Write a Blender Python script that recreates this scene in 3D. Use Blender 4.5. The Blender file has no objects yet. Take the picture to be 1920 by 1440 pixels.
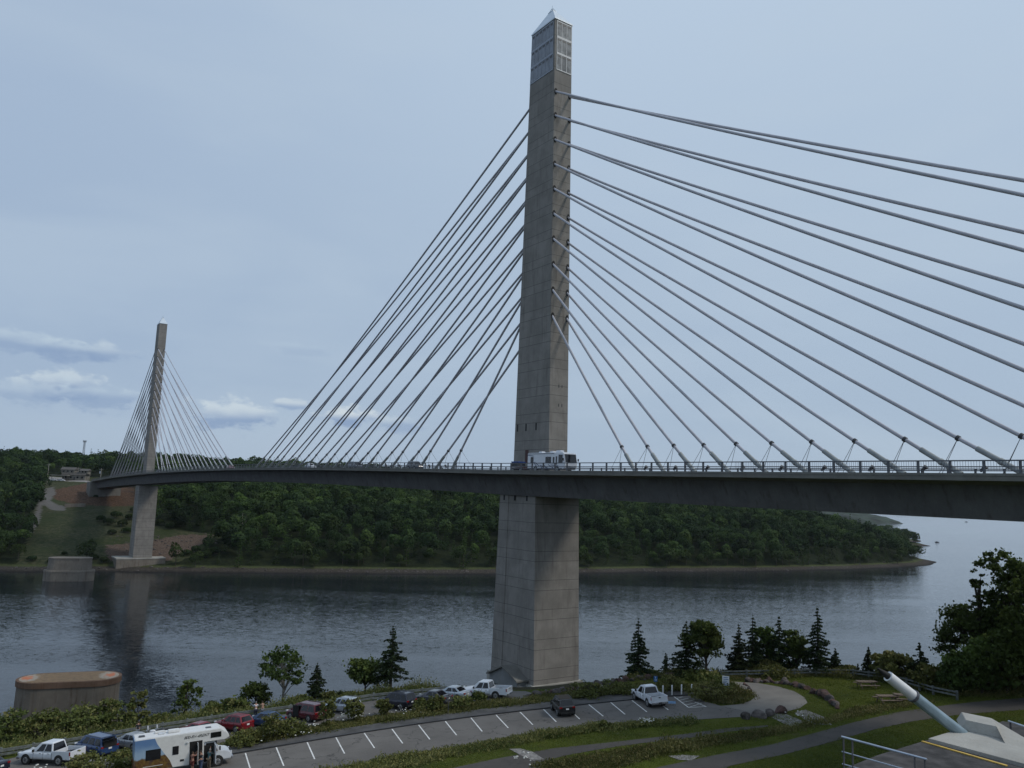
import bpy, bmesh, math, random
import numpy as np
from mathutils import Vector, Matrix
PI = math.pi
D2R = math.radians
rng = np.random.default_rng(7)
random.seed(7)
SC = bpy.context.scene
COL = SC.collection

# ------------------------------------------------------------------ camera, world, sun, exposure
H = 44.5                                   # eye height above the water
CF, CP, CR = 1500.0, D2R(7.956), D2R(1.896)
cam_d = bpy.data.cameras.new('camera'); cam = bpy.data.objects.new('camera', cam_d); COL.objects.link(cam)
cam_d.sensor_width = 36.0; cam_d.lens = CF / 1920 * 36.0
cam_d.clip_start = 0.3; cam_d.clip_end = 40000
cam.location = (0, 0, H)
Rm = Matrix.Rotation(PI / 2 + CP, 4, 'X') @ Matrix.Rotation(CR, 4, 'Z')
cam.rotation_euler = Rm.to_euler()
SC.camera = cam
SC.render.engine = 'CYCLES'
SC.view_settings.view_transform = 'Standard'; SC.view_settings.look = 'None'
SC.view_settings.exposure = 0.0; SC.view_settings.gamma = 1.0
SC.cycles.volume_bounces = 0
SC.cycles.max_bounces = 6

SUN_AZ = D2R(98)      # clockwise from +Y (view direction), i.e. from the right
SUN_EL = D2R(48)
sd = bpy.data.lights.new('sun', 'SUN'); sd.energy = 1.6; sd.angle = D2R(11); sd.color = (1.0, 0.93, 0.82)
sun = bpy.data.objects.new('sun', sd); COL.objects.link(sun)
sdir = Vector((math.sin(SUN_AZ) * math.cos(SUN_EL), math.cos(SUN_AZ) * math.cos(SUN_EL), math.sin(SUN_EL)))
sun.rotation_euler = sdir.to_track_quat('Z', 'Y').to_euler()

def N(nt, typ, **kw):
    n = nt.nodes.new(typ)
    for k, v in kw.items():
        if k in ('operation', 'blend_type', 'data_type', 'noise_dimensions', 'attribute_name', 'sky_type', 'interpolation', 'feature', 'wave_type', 'bands_direction', 'sun_disc'):
            setattr(n, k, v)
        else:
            n.inputs[k].default_value = v
    return n
def L(nt, a, b): nt.links.new(a, b)
def MATH(nt, op, a, b=None, c=None, clamp=False):
    n = nt.nodes.new('ShaderNodeMath'); n.operation = op; n.use_clamp = clamp
    for i, v in enumerate((a, b, c)):
        if v is None: continue
        if isinstance(v, (int, float)): n.inputs[i].default_value = v
        else: nt.links.new(v, n.inputs[i])
    return n.outputs[0]
def MIX(nt, f, a, b, bt='MIX'):
    n = nt.nodes.new('ShaderNodeMixRGB'); n.blend_type = bt
    for i, v in enumerate((f, a, b)):
        if isinstance(v, (int, float)): n.inputs[i].default_value = v
        elif isinstance(v, tuple): n.inputs[i].default_value = (*v[:3], 1)
        else: nt.links.new(v, n.inputs[i])
    return n.outputs[0]
def SMOOTH(nt, v, a, b, lo=0.0, hi=1.0):
    n = nt.nodes.new('ShaderNodeMapRange'); n.interpolation_type = 'SMOOTHSTEP'
    nt.links.new(v, n.inputs[0]); n.inputs[1].default_value = a; n.inputs[2].default_value = b
    n.inputs[3].default_value = lo; n.inputs[4].default_value = hi
    return n.outputs[0]
def NOISE(nt, vec, scale, detail=4, rough=0.55, dist=0.0):
    n = nt.nodes.new('ShaderNodeTexNoise'); n.inputs['Scale'].default_value = scale
    n.inputs['Detail'].default_value = detail; n.inputs['Roughness'].default_value = rough; n.inputs['Distortion'].default_value = dist
    if vec is not None: nt.links.new(vec, n.inputs['Vector'])
    return n.outputs['Fac']
def VMUL(nt, vec, s):
    n = nt.nodes.new('ShaderNodeMapping'); n.inputs['Scale'].default_value = s
    nt.links.new(vec, n.inputs[0]); return n.outputs[0]

def ray(px, py):
    a, b = px - 960, py - 720
    u = (a * math.cos(CR) + b * math.sin(CR)) / CF; v = (-a * math.sin(CR) + b * math.cos(CR)) / CF
    y = math.cos(CP) + v * math.sin(CP); z = math.sin(CP) - v * math.cos(CP)
    return u / y, 1.0, z / y

world = bpy.data.worlds.new('World'); SC.world = world; world.use_nodes = True
wt = world.node_tree; wt.nodes.clear()
wo = wt.nodes.new('ShaderNodeOutputWorld'); bg = wt.nodes.new('ShaderNodeBackground'); bg.inputs[1].default_value = 0.1
sky = wt.nodes.new('ShaderNodeTexSky'); sky.sky_type = 'NISHITA'; sky.sun_disc = False
sky.sun_elevation = SUN_EL; sky.sun_rotation = SUN_AZ; sky.altitude = 0; sky.dust_density = 1.5
tc = wt.nodes.new('ShaderNodeTexCoord'); sep = wt.nodes.new('ShaderNodeSeparateXYZ'); L(wt, tc.outputs['Generated'], sep.inputs[0])
az = MATH(wt, 'ARCTAN2', sep.outputs[0], sep.outputs[1]); el = MATH(wt, 'ARCSINE', sep.outputs[2])
# thin overcast veil over the blue
streak = NOISE(wt, VMUL(wt, tc.outputs['Generated'], (1.2, 1.2, 4.5)), 2.2, 5, 0.5, 0.3)
elr = SMOOTH(wt, el, 0.0, 0.75)
veil = MIX(wt, elr, (3.85, 4.90, 6.25), (5.10, 6.30, 7.75))
azr = SMOOTH(wt, az, -0.65, 0.15)
veil = MIX(wt, MATH(wt, 'MULTIPLY', MATH(wt, 'SUBTRACT', 1.0, azr), 0.55), veil, (3.25, 4.32, 6.0))
veil = MIX(wt, SMOOTH(wt, streak, 0.35, 0.68, 0.0, 0.35), veil, (5.1, 6.15, 7.25))
skyc = MIX(wt, 0.93, sky.outputs[0], veil)
# a few low cumulus above the left horizon (direction = azimuth / elevation)
cn = wt.nodes.new('ShaderNodeCombineXYZ'); L(wt, az, cn.inputs[0]); L(wt, MATH(wt, 'MULTIPLY', el, 1.9), cn.inputs[1])
n1 = NOISE(wt, cn.outputs[0], 34, 7, 0.62); n2 = NOISE(wt, cn.outputs[0], 9, 3, 0.5)
for (px, py, wpx, hpx, strength, warm) in ((50, 645, 90, 24, .5, .2), (130, 658, 70, 20, .5, .2), (205, 660, 50, 18, .5, .5), (110, 722, 75, 26, .7, .6), (180, 745, 70, 24, .55, .2), (60, 735, 60, 28, .4, .3),
                                      (440, 776, 78, 30, .8, .7), (540, 757, 32, 12, .6, .8), (655, 783, 55, 20, .85, 1.0), (745, 797, 50, 18, .5, .6), (560, 655, 60, 12, .18, .1)):
    dx, _, dz = ray(px, py); a0 = math.atan2(dx, 1); e0 = math.atan2(dz, math.hypot(dx, 1))
    sa = wpx / CF; se = hpx / CF
    da = MATH(wt, 'DIVIDE', MATH(wt, 'SUBTRACT', az, a0), sa); de = MATH(wt, 'DIVIDE', MATH(wt, 'SUBTRACT', el, e0), se)
    d = MATH(wt, 'SQRT', MATH(wt, 'ADD', MATH(wt, 'MULTIPLY', da, da), MATH(wt, 'MULTIPLY', de, de)))
    d = MATH(wt, 'ADD', d, MATH(wt, 'MULTIPLY', MATH(wt, 'SUBTRACT', n1, 0.5), -2.6))
    m = MATH(wt, 'MULTIPLY', SMOOTH(wt, d, 0.5, 1.1, 1.0, 0.0), strength)
    lit = SMOOTH(wt, MATH(wt, 'ADD', de, MATH(wt, 'MULTIPLY', MATH(wt, 'SUBTRACT', n2, 0.5), 1.6)), -0.3, 0.6)
    cc = MIX(wt, lit, (2.4, 3.4, 5.2), (4.8 + 1.7 * warm, 6.0 + 1.2 * warm, 7.1 + .5 * warm))
    skyc = MIX(wt, m, skyc, cc)
L(wt, skyc, bg.inputs[0]); L(wt, bg.outputs[0], wo.inputs[0])

# ------------------------------------------------------------------ helpers
def tag(o, label=None, cat=None, group=None, kind=None):
    if label: o['label'] = label
    if cat: o['category'] = cat
    if group: o['group'] = group
    if kind: o['kind'] = kind
    return o
def empty(name, loc=(0, 0, 0), rz=0.0, mat=None):
    o = bpy.data.objects.new(name, None); COL.objects.link(o); o.empty_display_size = 0.5
    if mat is not None: o.matrix_world = mat
    else: o.location = loc; o.rotation_euler = (0, 0, rz)
    return o
def link(name, me, parent=None, label=None):
    o = bpy.data.objects.new(name, me); COL.objects.link(o)
    if parent is not None: o.parent = parent
    if label: o['label'] = label
    return o
def copy_tree(o, parent=None):
    c = o.copy(); COL.objects.link(c); c.parent = parent
    for ch in list(o.children): copy_tree(ch, c)
    return c

class MB:
    def __init__(s): s.v = []; s.f = []; s.sm = []
    def add(s, vs, fs, smooth=False):
        n = len(s.v); s.v.extend([tuple(map(float, q)) for q in vs]); s.f.extend([tuple(i + n for i in q) for q in fs]); s.sm.extend([smooth] * len(fs)); return s
    def box(s, c, d, M=None):
        x, y, z = c; a, b, e = d[0] / 2, d[1] / 2, d[2] / 2
        vs = [Vector((x + i * a, y + j * b, z + k * e)) for k in (-1, 1) for (i, j) in ((-1, -1), (1, -1), (1, 1), (-1, 1))]
        if M is not None: vs = [M @ q for q in vs]
        return s.add(vs, [(3, 2, 1, 0), (4, 5, 6, 7), (0, 1, 5, 4), (1, 2, 6, 5), (2, 3, 7, 6), (3, 0, 4, 7)])
    def bar(s, p, q, w, h, up=(0, 0, 1)):
        p = Vector(p); q = Vector(q); d = (q - p); ln = d.length; d.normalize(); sd = d.cross(Vector(up))
        if sd.length < 1e-5: sd = Vector((1, 0, 0))
        sd.normalize(); u = sd.cross(d)
        vs = [r + sd * (i * w / 2) + u * (j * h / 2) for r in (p, q) for (i, j) in ((-1, -1), (1, -1), (1, 1), (-1, 1))]
        return s.add(vs, [(3, 2, 1, 0), (4, 5, 6, 7), (0, 1, 5, 4), (1, 2, 6, 5), (2, 3, 7, 6), (3, 0, 4, 7)])
    def tube(s, pts, rs, n=10, cap=True, smooth=True):
        pts = [Vector(p) for p in pts]
        if isinstance(rs, (int, float)): rs = [rs] * len(pts)
        rings = []; prev = None
        for i, p in enumerate(pts):
            d = (pts[min(i + 1, len(pts) - 1)] - pts[max(i - 1, 0)])
            if d.length < 1e-9: d = Vector((0, 0, 1))
            d.normalize()
            if prev is None:
                a = Vector((0, 0, 1)) if abs(d.z) < 0.9 else Vector((1, 0, 0)); a = (a - d * a.dot(d)).normalized()
            else: a = (prev - d * prev.dot(d)).normalized()
            prev = a; b = d.cross(a)
            rings.append([p + (a * math.cos(2 * PI * k / n) + b * math.sin(2 * PI * k / n)) * rs[i] for k in range(n)])
        vs = [q for r in rings for q in r]; fs = []
        for i in range(len(pts) - 1):
            for k in range(n):
                fs.append((i * n + k, i * n + (k + 1) % n, (i + 1) * n + (k + 1) % n, (i + 1) * n + k))
        s.add(vs, fs, smooth)
        if cap:
            s.add(rings[0], [tuple(range(n))[::-1]]); s.add(rings[-1], [tuple(range(n))])
        return s
    def prism(s, poly, z0, z1):
        """poly xy list ccw; z0,z1 numbers or lists"""
        n = len(poly)
        a = z0 if isinstance(z0, (list, tuple)) else [z0] * n; b = z1 if isinstance(z1, (list, tuple)) else [z1] * n
        vs = [(x, y, a[i]) for i, (x, y) in enumerate(poly)] + [(x, y, b[i]) for i, (x, y) in enumerate(poly)]
        fs = [tuple(range(n))[::-1], tuple(range(n, 2 * n))] + [(i, (i + 1) % n, n + (i + 1) % n, n + i) for i in range(n)]
        return s.add(vs, fs)
    def rings(s, rings, smooth=False, caps=True, closed=True):
        n = len(rings[0]); vs = [q for r in rings for q in r]; fs = []
        for i in range(len(rings) - 1):
            for k in range(n if closed else n - 1):
                fs.append((i * n + k, i * n + (k + 1) % n, (i + 1) * n + (k + 1) % n, (i + 1) * n + k))
        s.add(vs, fs, smooth)
        if caps: s.add(rings[0], [tuple(range(n))[::-1]]); s.add(rings[-1], [tuple(range(n))])
        return s
    def ball(s, c, r, n=8, m=6, sq=(1, 1, 1), jit=0.0):
        vs = []; 
        for i in range(m + 1):
            t = PI * i / m
            for k in range(n):
                p = 2 * PI * k / n; j = 1 + random.uniform(-jit, jit) if 0 < i < m else 1
                vs.append((c[0] + r * sq[0] * j * math.sin(t) * math.cos(p), c[1] + r * sq[1] * j * math.sin(t) * math.sin(p), c[2] + r * sq[2] * j * math.cos(t)))
        fs = [(i * n + k, (i + 1) * n + k, (i + 1) * n + (k + 1) % n, i * n + (k + 1) % n) for i in range(m) for k in range(n)]
        return s.add(vs, fs, jit == 0)
    def build(s, name, mat, parent=None, label=None, bevel=0.0, weld=False):
        me = bpy.data.meshes.new(name); me.from_pydata(s.v, [], s.f)
        me.polygons.foreach_set('use_smooth', s.sm)
        if isinstance(mat, (list, tuple)):
            for m in mat: me.materials.append(m)
        else: me.materials.append(mat)
        if bevel > 0 or weld:
            bm = bmesh.new(); bm.from_mesh(me); bmesh.ops.remove_doubles(bm, verts=bm.verts, dist=1e-4)
            bmesh.ops.recalc_face_normals(bm, faces=bm.faces)
            if bevel > 0:
                es = [e for e in bm.edges if len(e.link_faces) == 2 and e.calc_face_angle(0) > 0.5]
                bmesh.ops.bevel(bm, geom=es, offset=bevel, segments=2, affect='EDGES', clamp_overlap=True)
                for f in bm.faces: f.smooth = False
            bm.to_mesh(me); bm.free()
        me.update()
        return link(name, me, parent, label)

# ------------------------------------------------------------------ materials
def new_mat(name):
    m = bpy.data.materials.new(name); m.use_nodes = True; nt = m.node_tree; b = nt.nodes['Principled BSDF']; return m, nt, b
def geo_pos(nt):
    g = nt.nodes.new('ShaderNodeNewGeometry'); return g.outputs['Position']
def obj_pos(nt):
    g = nt.nodes.new('ShaderNodeTexCoord'); return g.outputs['Object']
def simple(name, col, rough=0.6, metal=0.0, var=0.12, scale=3.0, coat=0.0, bump=0.0, spec=0.5, world=False, hue=None):
    m, nt, b = new_mat(name)
    p = geo_pos(nt) if world else obj_pos(nt)
    n = NOISE(nt, p, scale, 5, 0.6)
    dk = tuple(c * (1 - var * 2) for c in col); lt = tuple(min(1, c * (1 + var * 1.6)) for c in col)
    if hue: dk = hue
    c = MIX(nt, SMOOTH(nt, n, 0.3, 0.7), dk, lt)
    L(nt, c, b.inputs['Base Color']); b.inputs['Roughness'].default_value = rough; b.inputs['Metallic'].default_value = metal
    b.inputs['Coat Weight'].default_value = coat; b.inputs['Specular IOR Level'].default_value = spec
    if bump > 0:
        bp = nt.nodes.new('ShaderNodeBump'); bp.inputs['Distance'].default_value = bump; L(nt, NOISE(nt, p, scale * 6, 5), bp.inputs['Height']); L(nt, bp.outputs[0], b.inputs['Normal'])
    return m
def concrete(name, col, joints=False, z0=0.0, stain=0.35, warm=(0.30, 0.26, 0.21)):
    m, nt, b = new_mat(name); p = geo_pos(nt)
    n1 = NOISE(nt, p, 0.35, 6, 0.65); n2 = NOISE(nt, VMUL(nt, p, (1, 1, 0.12)), 1.3, 5, 0.6); n3 = NOISE(nt, p, 9, 4, 0.6)
    c = MIX(nt, SMOOTH(nt, n1, 0.3, 0.72), tuple(x * 0.80 for x in col), tuple(x * 1.12 for x in col))
    c = MIX(nt, SMOOTH(nt, n2, 0.5, 0.8, 0, stain), c, tuple(x * 0.55 for x in warm))
    n5 = NOISE(nt, VMUL(nt, p, (1, 1, 0.05)), 3.2, 3, 0.6)
    c = MIX(nt, SMOOTH(nt, n5, 0.56, 0.74, 0, stain * .55), c, tuple(x * 1.35 for x in col))
    c = MIX(nt, SMOOTH(nt, n3, 0.35, 0.65, 0, 0.16), c, warm)
    if joints:
        s = nt.nodes.new('ShaderNodeSeparateXYZ'); L(nt, p, s.inputs[0])
        per = 4.632
        zz = MATH(nt, 'MODULO', MATH(nt, 'SUBTRACT', s.outputs[2], z0 - 40 * per), per)
        band = MATH(nt, 'LESS_THAN', zz, 3.1)
        seg = MATH(nt, 'FLOOR', MATH(nt, 'DIVIDE', MATH(nt, 'SUBTRACT', s.outputs[2], z0 - 40 * per), per))
        wn = nt.nodes.new('ShaderNodeTexWhiteNoise'); wn.noise_dimensions = '1D'; L(nt, MATH(nt, 'ADD', seg, MATH(nt, 'MULTIPLY', band, 0.37)), wn.inputs['W'])
        c = MIX(nt, MATH(nt, 'MULTIPLY', wn.outputs['Value'], 0.30), c, tuple(x * 0.62 for x in col))
        l1 = MATH(nt, 'LESS_THAN', MATH(nt, 'ABSOLUTE', MATH(nt, 'SUBTRACT', zz, 3.1)), 0.035)
        l2 = MATH(nt, 'LESS_THAN', MATH(nt, 'ABSOLUTE', MATH(nt, 'SUBTRACT', zz, 0.08)), 0.035)
        c = MIX(nt, MATH(nt, 'MULTIPLY', MATH(nt, 'MAXIMUM', l1, l2), 0.72), c, (0.04, 0.04, 0.04))
    L(nt, c, b.inputs['Base Color']); b.inputs['Roughness'].default_value = 0.9; b.inputs['Specular IOR Level'].default_value = 0.2
    bp = nt.nodes.new('ShaderNodeBump'); bp.inputs['Distance'].default_value = 0.03; L(nt, n3, bp.inputs['Height']); L(nt, bp.outputs[0], b.inputs['Normal'])
    return m
def foliage(name, dark, mid, light):
    m, nt, b = new_mat(name)
    at = nt.nodes.new('ShaderNodeAttribute'); at.attribute_name = 'tint'
    hu = nt.nodes.new('ShaderNodeAttribute'); hu.attribute_name = 'hue'
    oi = nt.nodes.new('ShaderNodeObjectInfo')
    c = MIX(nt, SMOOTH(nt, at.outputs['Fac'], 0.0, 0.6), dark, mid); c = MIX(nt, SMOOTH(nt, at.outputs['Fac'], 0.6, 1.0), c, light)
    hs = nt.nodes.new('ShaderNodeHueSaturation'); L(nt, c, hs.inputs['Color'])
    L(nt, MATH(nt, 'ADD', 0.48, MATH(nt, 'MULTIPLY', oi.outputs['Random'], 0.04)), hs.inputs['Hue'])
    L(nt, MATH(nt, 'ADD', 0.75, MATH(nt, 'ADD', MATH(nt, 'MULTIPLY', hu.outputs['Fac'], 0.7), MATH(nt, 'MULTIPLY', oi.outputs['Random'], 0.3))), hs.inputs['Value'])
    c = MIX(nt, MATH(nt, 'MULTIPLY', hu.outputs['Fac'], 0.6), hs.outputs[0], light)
    L(nt, c, b.inputs['Base Color']); b.inputs['Roughness'].default_value = 0.75; b.inputs['Specular IOR Level'].default_value = 0.15
    tr = nt.nodes.new('ShaderNodeBsdfTranslucent'); L(nt, c, tr.inputs[0]); mx = nt.nodes.new('ShaderNodeMixShader'); mx.inputs[0].default_value = 0.2
    L(nt, b.outputs[0], mx.inputs[1]); L(nt, tr.outputs[0], mx.inputs[2]); L(nt, mx.outputs[0], nt.nodes['Material Output'].inputs[0])
    return m

JZ = H + 31.05 + 0.15 + 1.53
M = {}
M['conc'] = concrete('tower_concrete', (0.255, 0.243, 0.226), True, JZ, 0.6, (0.17, 0.145, 0.125))
M['girder'] = concrete('girder_concrete', (0.125, 0.125, 0.128), False, 0, 0.85, (0.12, 0.10, 0.085))
M['slab'] = concrete('slab_concrete', (0.17, 0.17, 0.16), False, 0, 0.4)
M['conc2'] = concrete('old_concrete', (0.20, 0.18, 0.155), False, 0, 0.8, (.14, .10, .075))
M['concN'] = concrete('pale_concrete', (0.36, 0.355, 0.33), False, 0, 0.15)
def asphalt(name, col, crack=.6):
    m, nt, b = new_mat(name); p = geo_pos(nt)
    c = MIX(nt, SMOOTH(nt, NOISE(nt, p, .16, 5, .65), .3, .7), tuple(x * .80 for x in col), tuple(x * 1.16 for x in col))
    c = MIX(nt, SMOOTH(nt, NOISE(nt, p, .9, 4, .6, .5), .56, .74, 0, .5), c, tuple(x * .55 for x in col))
    c = MIX(nt, SMOOTH(nt, NOISE(nt, p, 14, 3, .7), .35, .7, 0, .3), c, tuple(x * 1.5 for x in col))
    v = nt.nodes.new('ShaderNodeTexVoronoi'); v.feature = 'DISTANCE_TO_EDGE'; v.inputs['Scale'].default_value = .13
    w = nt.nodes.new('ShaderNodeMixRGB'); w.blend_type = 'ADD'; w.inputs[0].default_value = 1; L(nt, p, w.inputs[1]); nz = nt.nodes.new('ShaderNodeTexNoise'); nz.inputs['Scale'].default_value = .5; nz.inputs['Detail'].default_value = 5; L(nt, p, nz.inputs['Vector'])
    vm = nt.nodes.new('ShaderNodeVectorMath'); vm.operation = 'SCALE'; vm.inputs['Scale'].default_value = 5; L(nt, nz.outputs['Color'], vm.inputs[0]); L(nt, vm.outputs[0], w.inputs[2]); L(nt, w.outputs[0], v.inputs['Vector'])
    c = MIX(nt, SMOOTH(nt, v.outputs['Distance'], .003, .012, crack, 0), c, (.03, .03, .03))
    L(nt, c, b.inputs['Base Color']); b.inputs['Roughness'].default_value = .9; b.inputs['Specular IOR Level'].default_value = .2; return m
M['asph'] = asphalt('asphalt', (0.132, 0.124, 0.116))
M['asphD'] = simple('dark_asphalt', (0.075, 0.073, 0.072), 0.9, var=0.18, scale=0.5, bump=0.01, world=True)
M['asphP'] = asphalt('path_asphalt', (0.075, 0.069, 0.064), .3)
M['asphL'] = simple('pale_pavement', (0.175, 0.165, 0.15), 0.9, var=0.08, scale=0.4, world=True)
M['gravel'] = simple('gravel', (0.20, 0.19, 0.18), 0.95, var=0.25, scale=3, world=True)
M['line'] = simple('white_marking', (0.72, 0.72, 0.70), 0.7, var=0.1, scale=3, world=True)
M['blueline'] = simple('blue_marking', (0.13, 0.25, 0.42), 0.7, var=0.2, scale=4, world=True)
M['yellow'] = simple('yellow_paint', (0.55, 0.36, 0.07), 0.6, var=0.1, scale=4)
M['cable'] = simple('cable_sheath', (0.42, 0.42, 0.46), 0.4, var=0.05, scale=0.5, spec=0.5)
M['sleeve'] = simple('cable_sleeve', (0.26, 0.28, 0.28), 0.5, var=0.08, scale=1.0)
M['steelD'] = simple('dark_steel', (0.035, 0.036, 0.04), 0.5, var=0.1)
M['steelG'] = simple('galvanised_steel', (0.10, 0.105, 0.12), 0.45, metal=0.3, var=0.1)
M['railN'] = simple('aluminium_rail', (0.42, 0.47, 0.55), 0.35, metal=0.5, var=0.06)
M['roofM'] = simple('roof_metal', (0.60, 0.66, 0.72), 0.4, metal=0.25, var=0.05)
M['black'] = simple('black_hole', (0.008, 0.008, 0.008), 0.8, var=0.05)
M['rubber'] = simple('tyre_rubber', (0.02, 0.02, 0.02), 0.85, var=0.1)
M['rim'] = simple('alloy_rim', (0.45, 0.46, 0.47), 0.35, metal=0.7, var=0.1)
M['chrome'] = simple('chrome', (0.6, 0.6, 0.62), 0.2, metal=0.9, var=0.03)
M['lampR'] = simple('red_lamp_glass', (0.25, 0.01, 0.01), 0.2, var=0.1)
M['lampW'] = simple('clear_lamp_glass', (0.6, 0.62, 0.65), 0.15, var=0.1)
M['glass'] = simple('dark_car_glass', (0.010, 0.011, 0.014), 0.05, var=0.1, spec=0.5)
M['wood'] = simple('weathered_wood', (0.15, 0.165, 0.158), 0.9, var=0.18, scale=2.5, bump=0.01, world=True)
M['woodB'] = simple('brown_wood', (0.17, 0.13, 0.10), 0.9, var=0.2, scale=2.5)
M['bark'] = simple('bark', (0.055, 0.045, 0.037), 0.95, var=0.2, scale=4, bump=0.02)
M['barkP'] = simple('pale_bark', (0.30, 0.28, 0.25), 0.95, var=0.25, scale=4)
M['rockR'] = simple('red_rock', (0.082, 0.050, 0.043), 0.95, var=0.3, scale=1.2, bump=0.05, world=True)
M['rockG'] = simple('grey_rock', (0.085, 0.074, 0.070), 0.95, var=0.35, scale=1.2, bump=0.05, world=True)
M['white'] = simple('white_paint', (0.72, 0.73, 0.74), 0.4, var=0.03)
M['blueS'] = simple('sign_blue', (0.03, 0.13, 0.36), 0.4, var=0.05)
def paint(name, col, metal=0.25): return simple('paint_' + name, col, 0.32, metal=metal, var=0.04, scale=1.0, coat=0.6)
P_ = dict(white=paint('white', (0.66, 0.69, 0.74), 0.0), blue=paint('blue', (0.018, 0.055, 0.16)), silver=paint('silver', (0.36, 0.38, 0.40), .4), red=paint('red', (0.19, 0.008, 0.016)),
          wine=paint('wine', (0.10, 0.008, 0.015)), blue2=paint('slate_blue', (0.035, 0.075, 0.16)), black=paint('black', (0.010, 0.011, 0.014)), navy=paint('navy', (0.012, 0.014, 0.03)),
          pale=paint('pale_silver', (0.42, 0.47, 0.52), .3), grey=paint('grey', (0.08, 0.085, 0.10)))
M['leafA'] = foliage('broad_leaves', (0.015, 0.025, 0.008), (0.046, 0.070, 0.020), (0.100, 0.138, 0.032))
M['leafC'] = foliage('needles', (0.009, 0.015, 0.008), (0.022, 0.035, 0.015), (0.048, 0.068, 0.026))
M['leafF'] = foliage('forest_leaves', (0.008, 0.015, 0.006), (0.026, 0.045, 0.014), (0.080, 0.118, 0.028))
M['weed'] = foliage('weed_leaves', (0.028, 0.040, 0.011), (0.075, 0.100, 0.025), (0.17, 0.155, 0.06))
M['grass'] = foliage('lawn_grass', (0.035, 0.055, 0.010), (0.075, 0.100, 0.016), (0.13, 0.145, 0.03))
M['petal'] = simple('white_petals', (0.7, 0.7, 0.66), 0.8, var=0.05)
# ------------------------------------------------------------------ terrain functions
PC = (20.9, 0.07, -0.03)
def PZ(x, y): return PC[0] + PC[1] * x + PC[2] * (y - 90)
def at(px, py, dz=0.0):
    """point where a sight line meets the sloping lot plane"""
    dx, dy, dz_ = ray(px, py); t = (PC[0] - PC[2] * 90 - H) / (dz_ - PC[1] * dx - PC[2])
    return Vector((dx * t, t, H + dz_ * t + dz))
def hit_z(px, py, z):
    dx, dy, dz = ray(px, py); t = (z - H) / dz; return Vector((dx * t, t, z))
def top_z(px, py, Y):
    return H + ray(px, py)[2] * Y
def proj(x, y, z):
    z = z - H; yc = y * math.cos(CP) + z * math.sin(CP); zc = -y * math.sin(CP) + z * math.cos(CP)
    u = x / yc * CF; v = -zc / yc * CF
    return 960 + u * math.cos(CR) - v * math.sin(CR), 720 + u * math.sin(CR) + v * math.cos(CR)
RAIL = [(-230, -40), (-120, 33), (-48.5, 82.2), (-39.2, 87.5), (-27.6, 94.7), (-15.7, 102.7), (-10.5, 104.8), (-4, 103.0), (4, 102.4), (12, 103.4), (18, 106.0), (22.1, 108.5), (33.1, 104.5), (39.6, 104.9), (45.9, 99.6), (56, 99), (75, 100), (120, 112), (420, 200)]
def seg_dist(X, Y, pts, signed=True):
    best = np.full(X.shape, 1e9); sg = np.ones(X.shape)
    for (ax, ay), (bx, by) in zip(pts[:-1], pts[1:]):
        dx, dy = bx - ax, by - ay; l2 = dx * dx + dy * dy
        t = np.clip(((X - ax) * dx + (Y - ay) * dy) / l2, 0, 1)
        qx, qy = X - (ax + t * dx), Y - (ay + t * dy); d = np.hypot(qx, qy)
        c = dx * qy - dy * qx; m = d < best - 1e-9
        best = np.where(m, d, best); sg = np.where(m, np.where(c >= 0, 1, -1), sg)
    return best * sg if signed else best
T1 = np.array([5.311, 140.122])
def vnoise(X, Y, s, seed=0):
    """cheap smooth value noise"""
    r = np.random.default_rng(seed); G = r.random((128, 128))
    x = np.mod(X / s + 1000, 128); y = np.mod(Y / s + 1000, 128); i = np.floor(x).astype(int) % 128; j = np.floor(y).astype(int) % 128
    fx = x - np.floor(x); fy = y - np.floor(y); fx = fx * fx * (3 - 2 * fx); fy = fy * fy * (3 - 2 * fy); i1 = (i + 1) % 128; j1 = (j + 1) % 128
    return (G[i, j] * (1 - fx) * (1 - fy) + G[i1, j] * fx * (1 - fy) + G[i, j1] * (1 - fx) * fy + G[i1, j1] * fx * fy) * 2 - 1
def z_near(X, Y):
    X = np.asarray(X, float); Y = np.asarray(Y, float)
    d = seg_dist(X, Y, RAIL); P = PZ(X, Y); P = np.minimum(P, 30)
    e = np.maximum(0, d - 2.5); drop = 0.52 * e * e / (e + 3.0)
    z = P - drop + np.where(d > 4, 0.35, 0) * vnoise(X, Y, 5, 3)
    r = np.hypot(X - T1[0] + 3.5, Y - T1[1] + 5.0); z = np.where(d > 2.5, np.maximum(z, 12.3 - 0.9 * np.maximum(0, r - 8.5)), z)
    z = z + 0.45 * np.clip(45 - Y, 0, 48)
    return np.maximum(z, -4)
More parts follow.
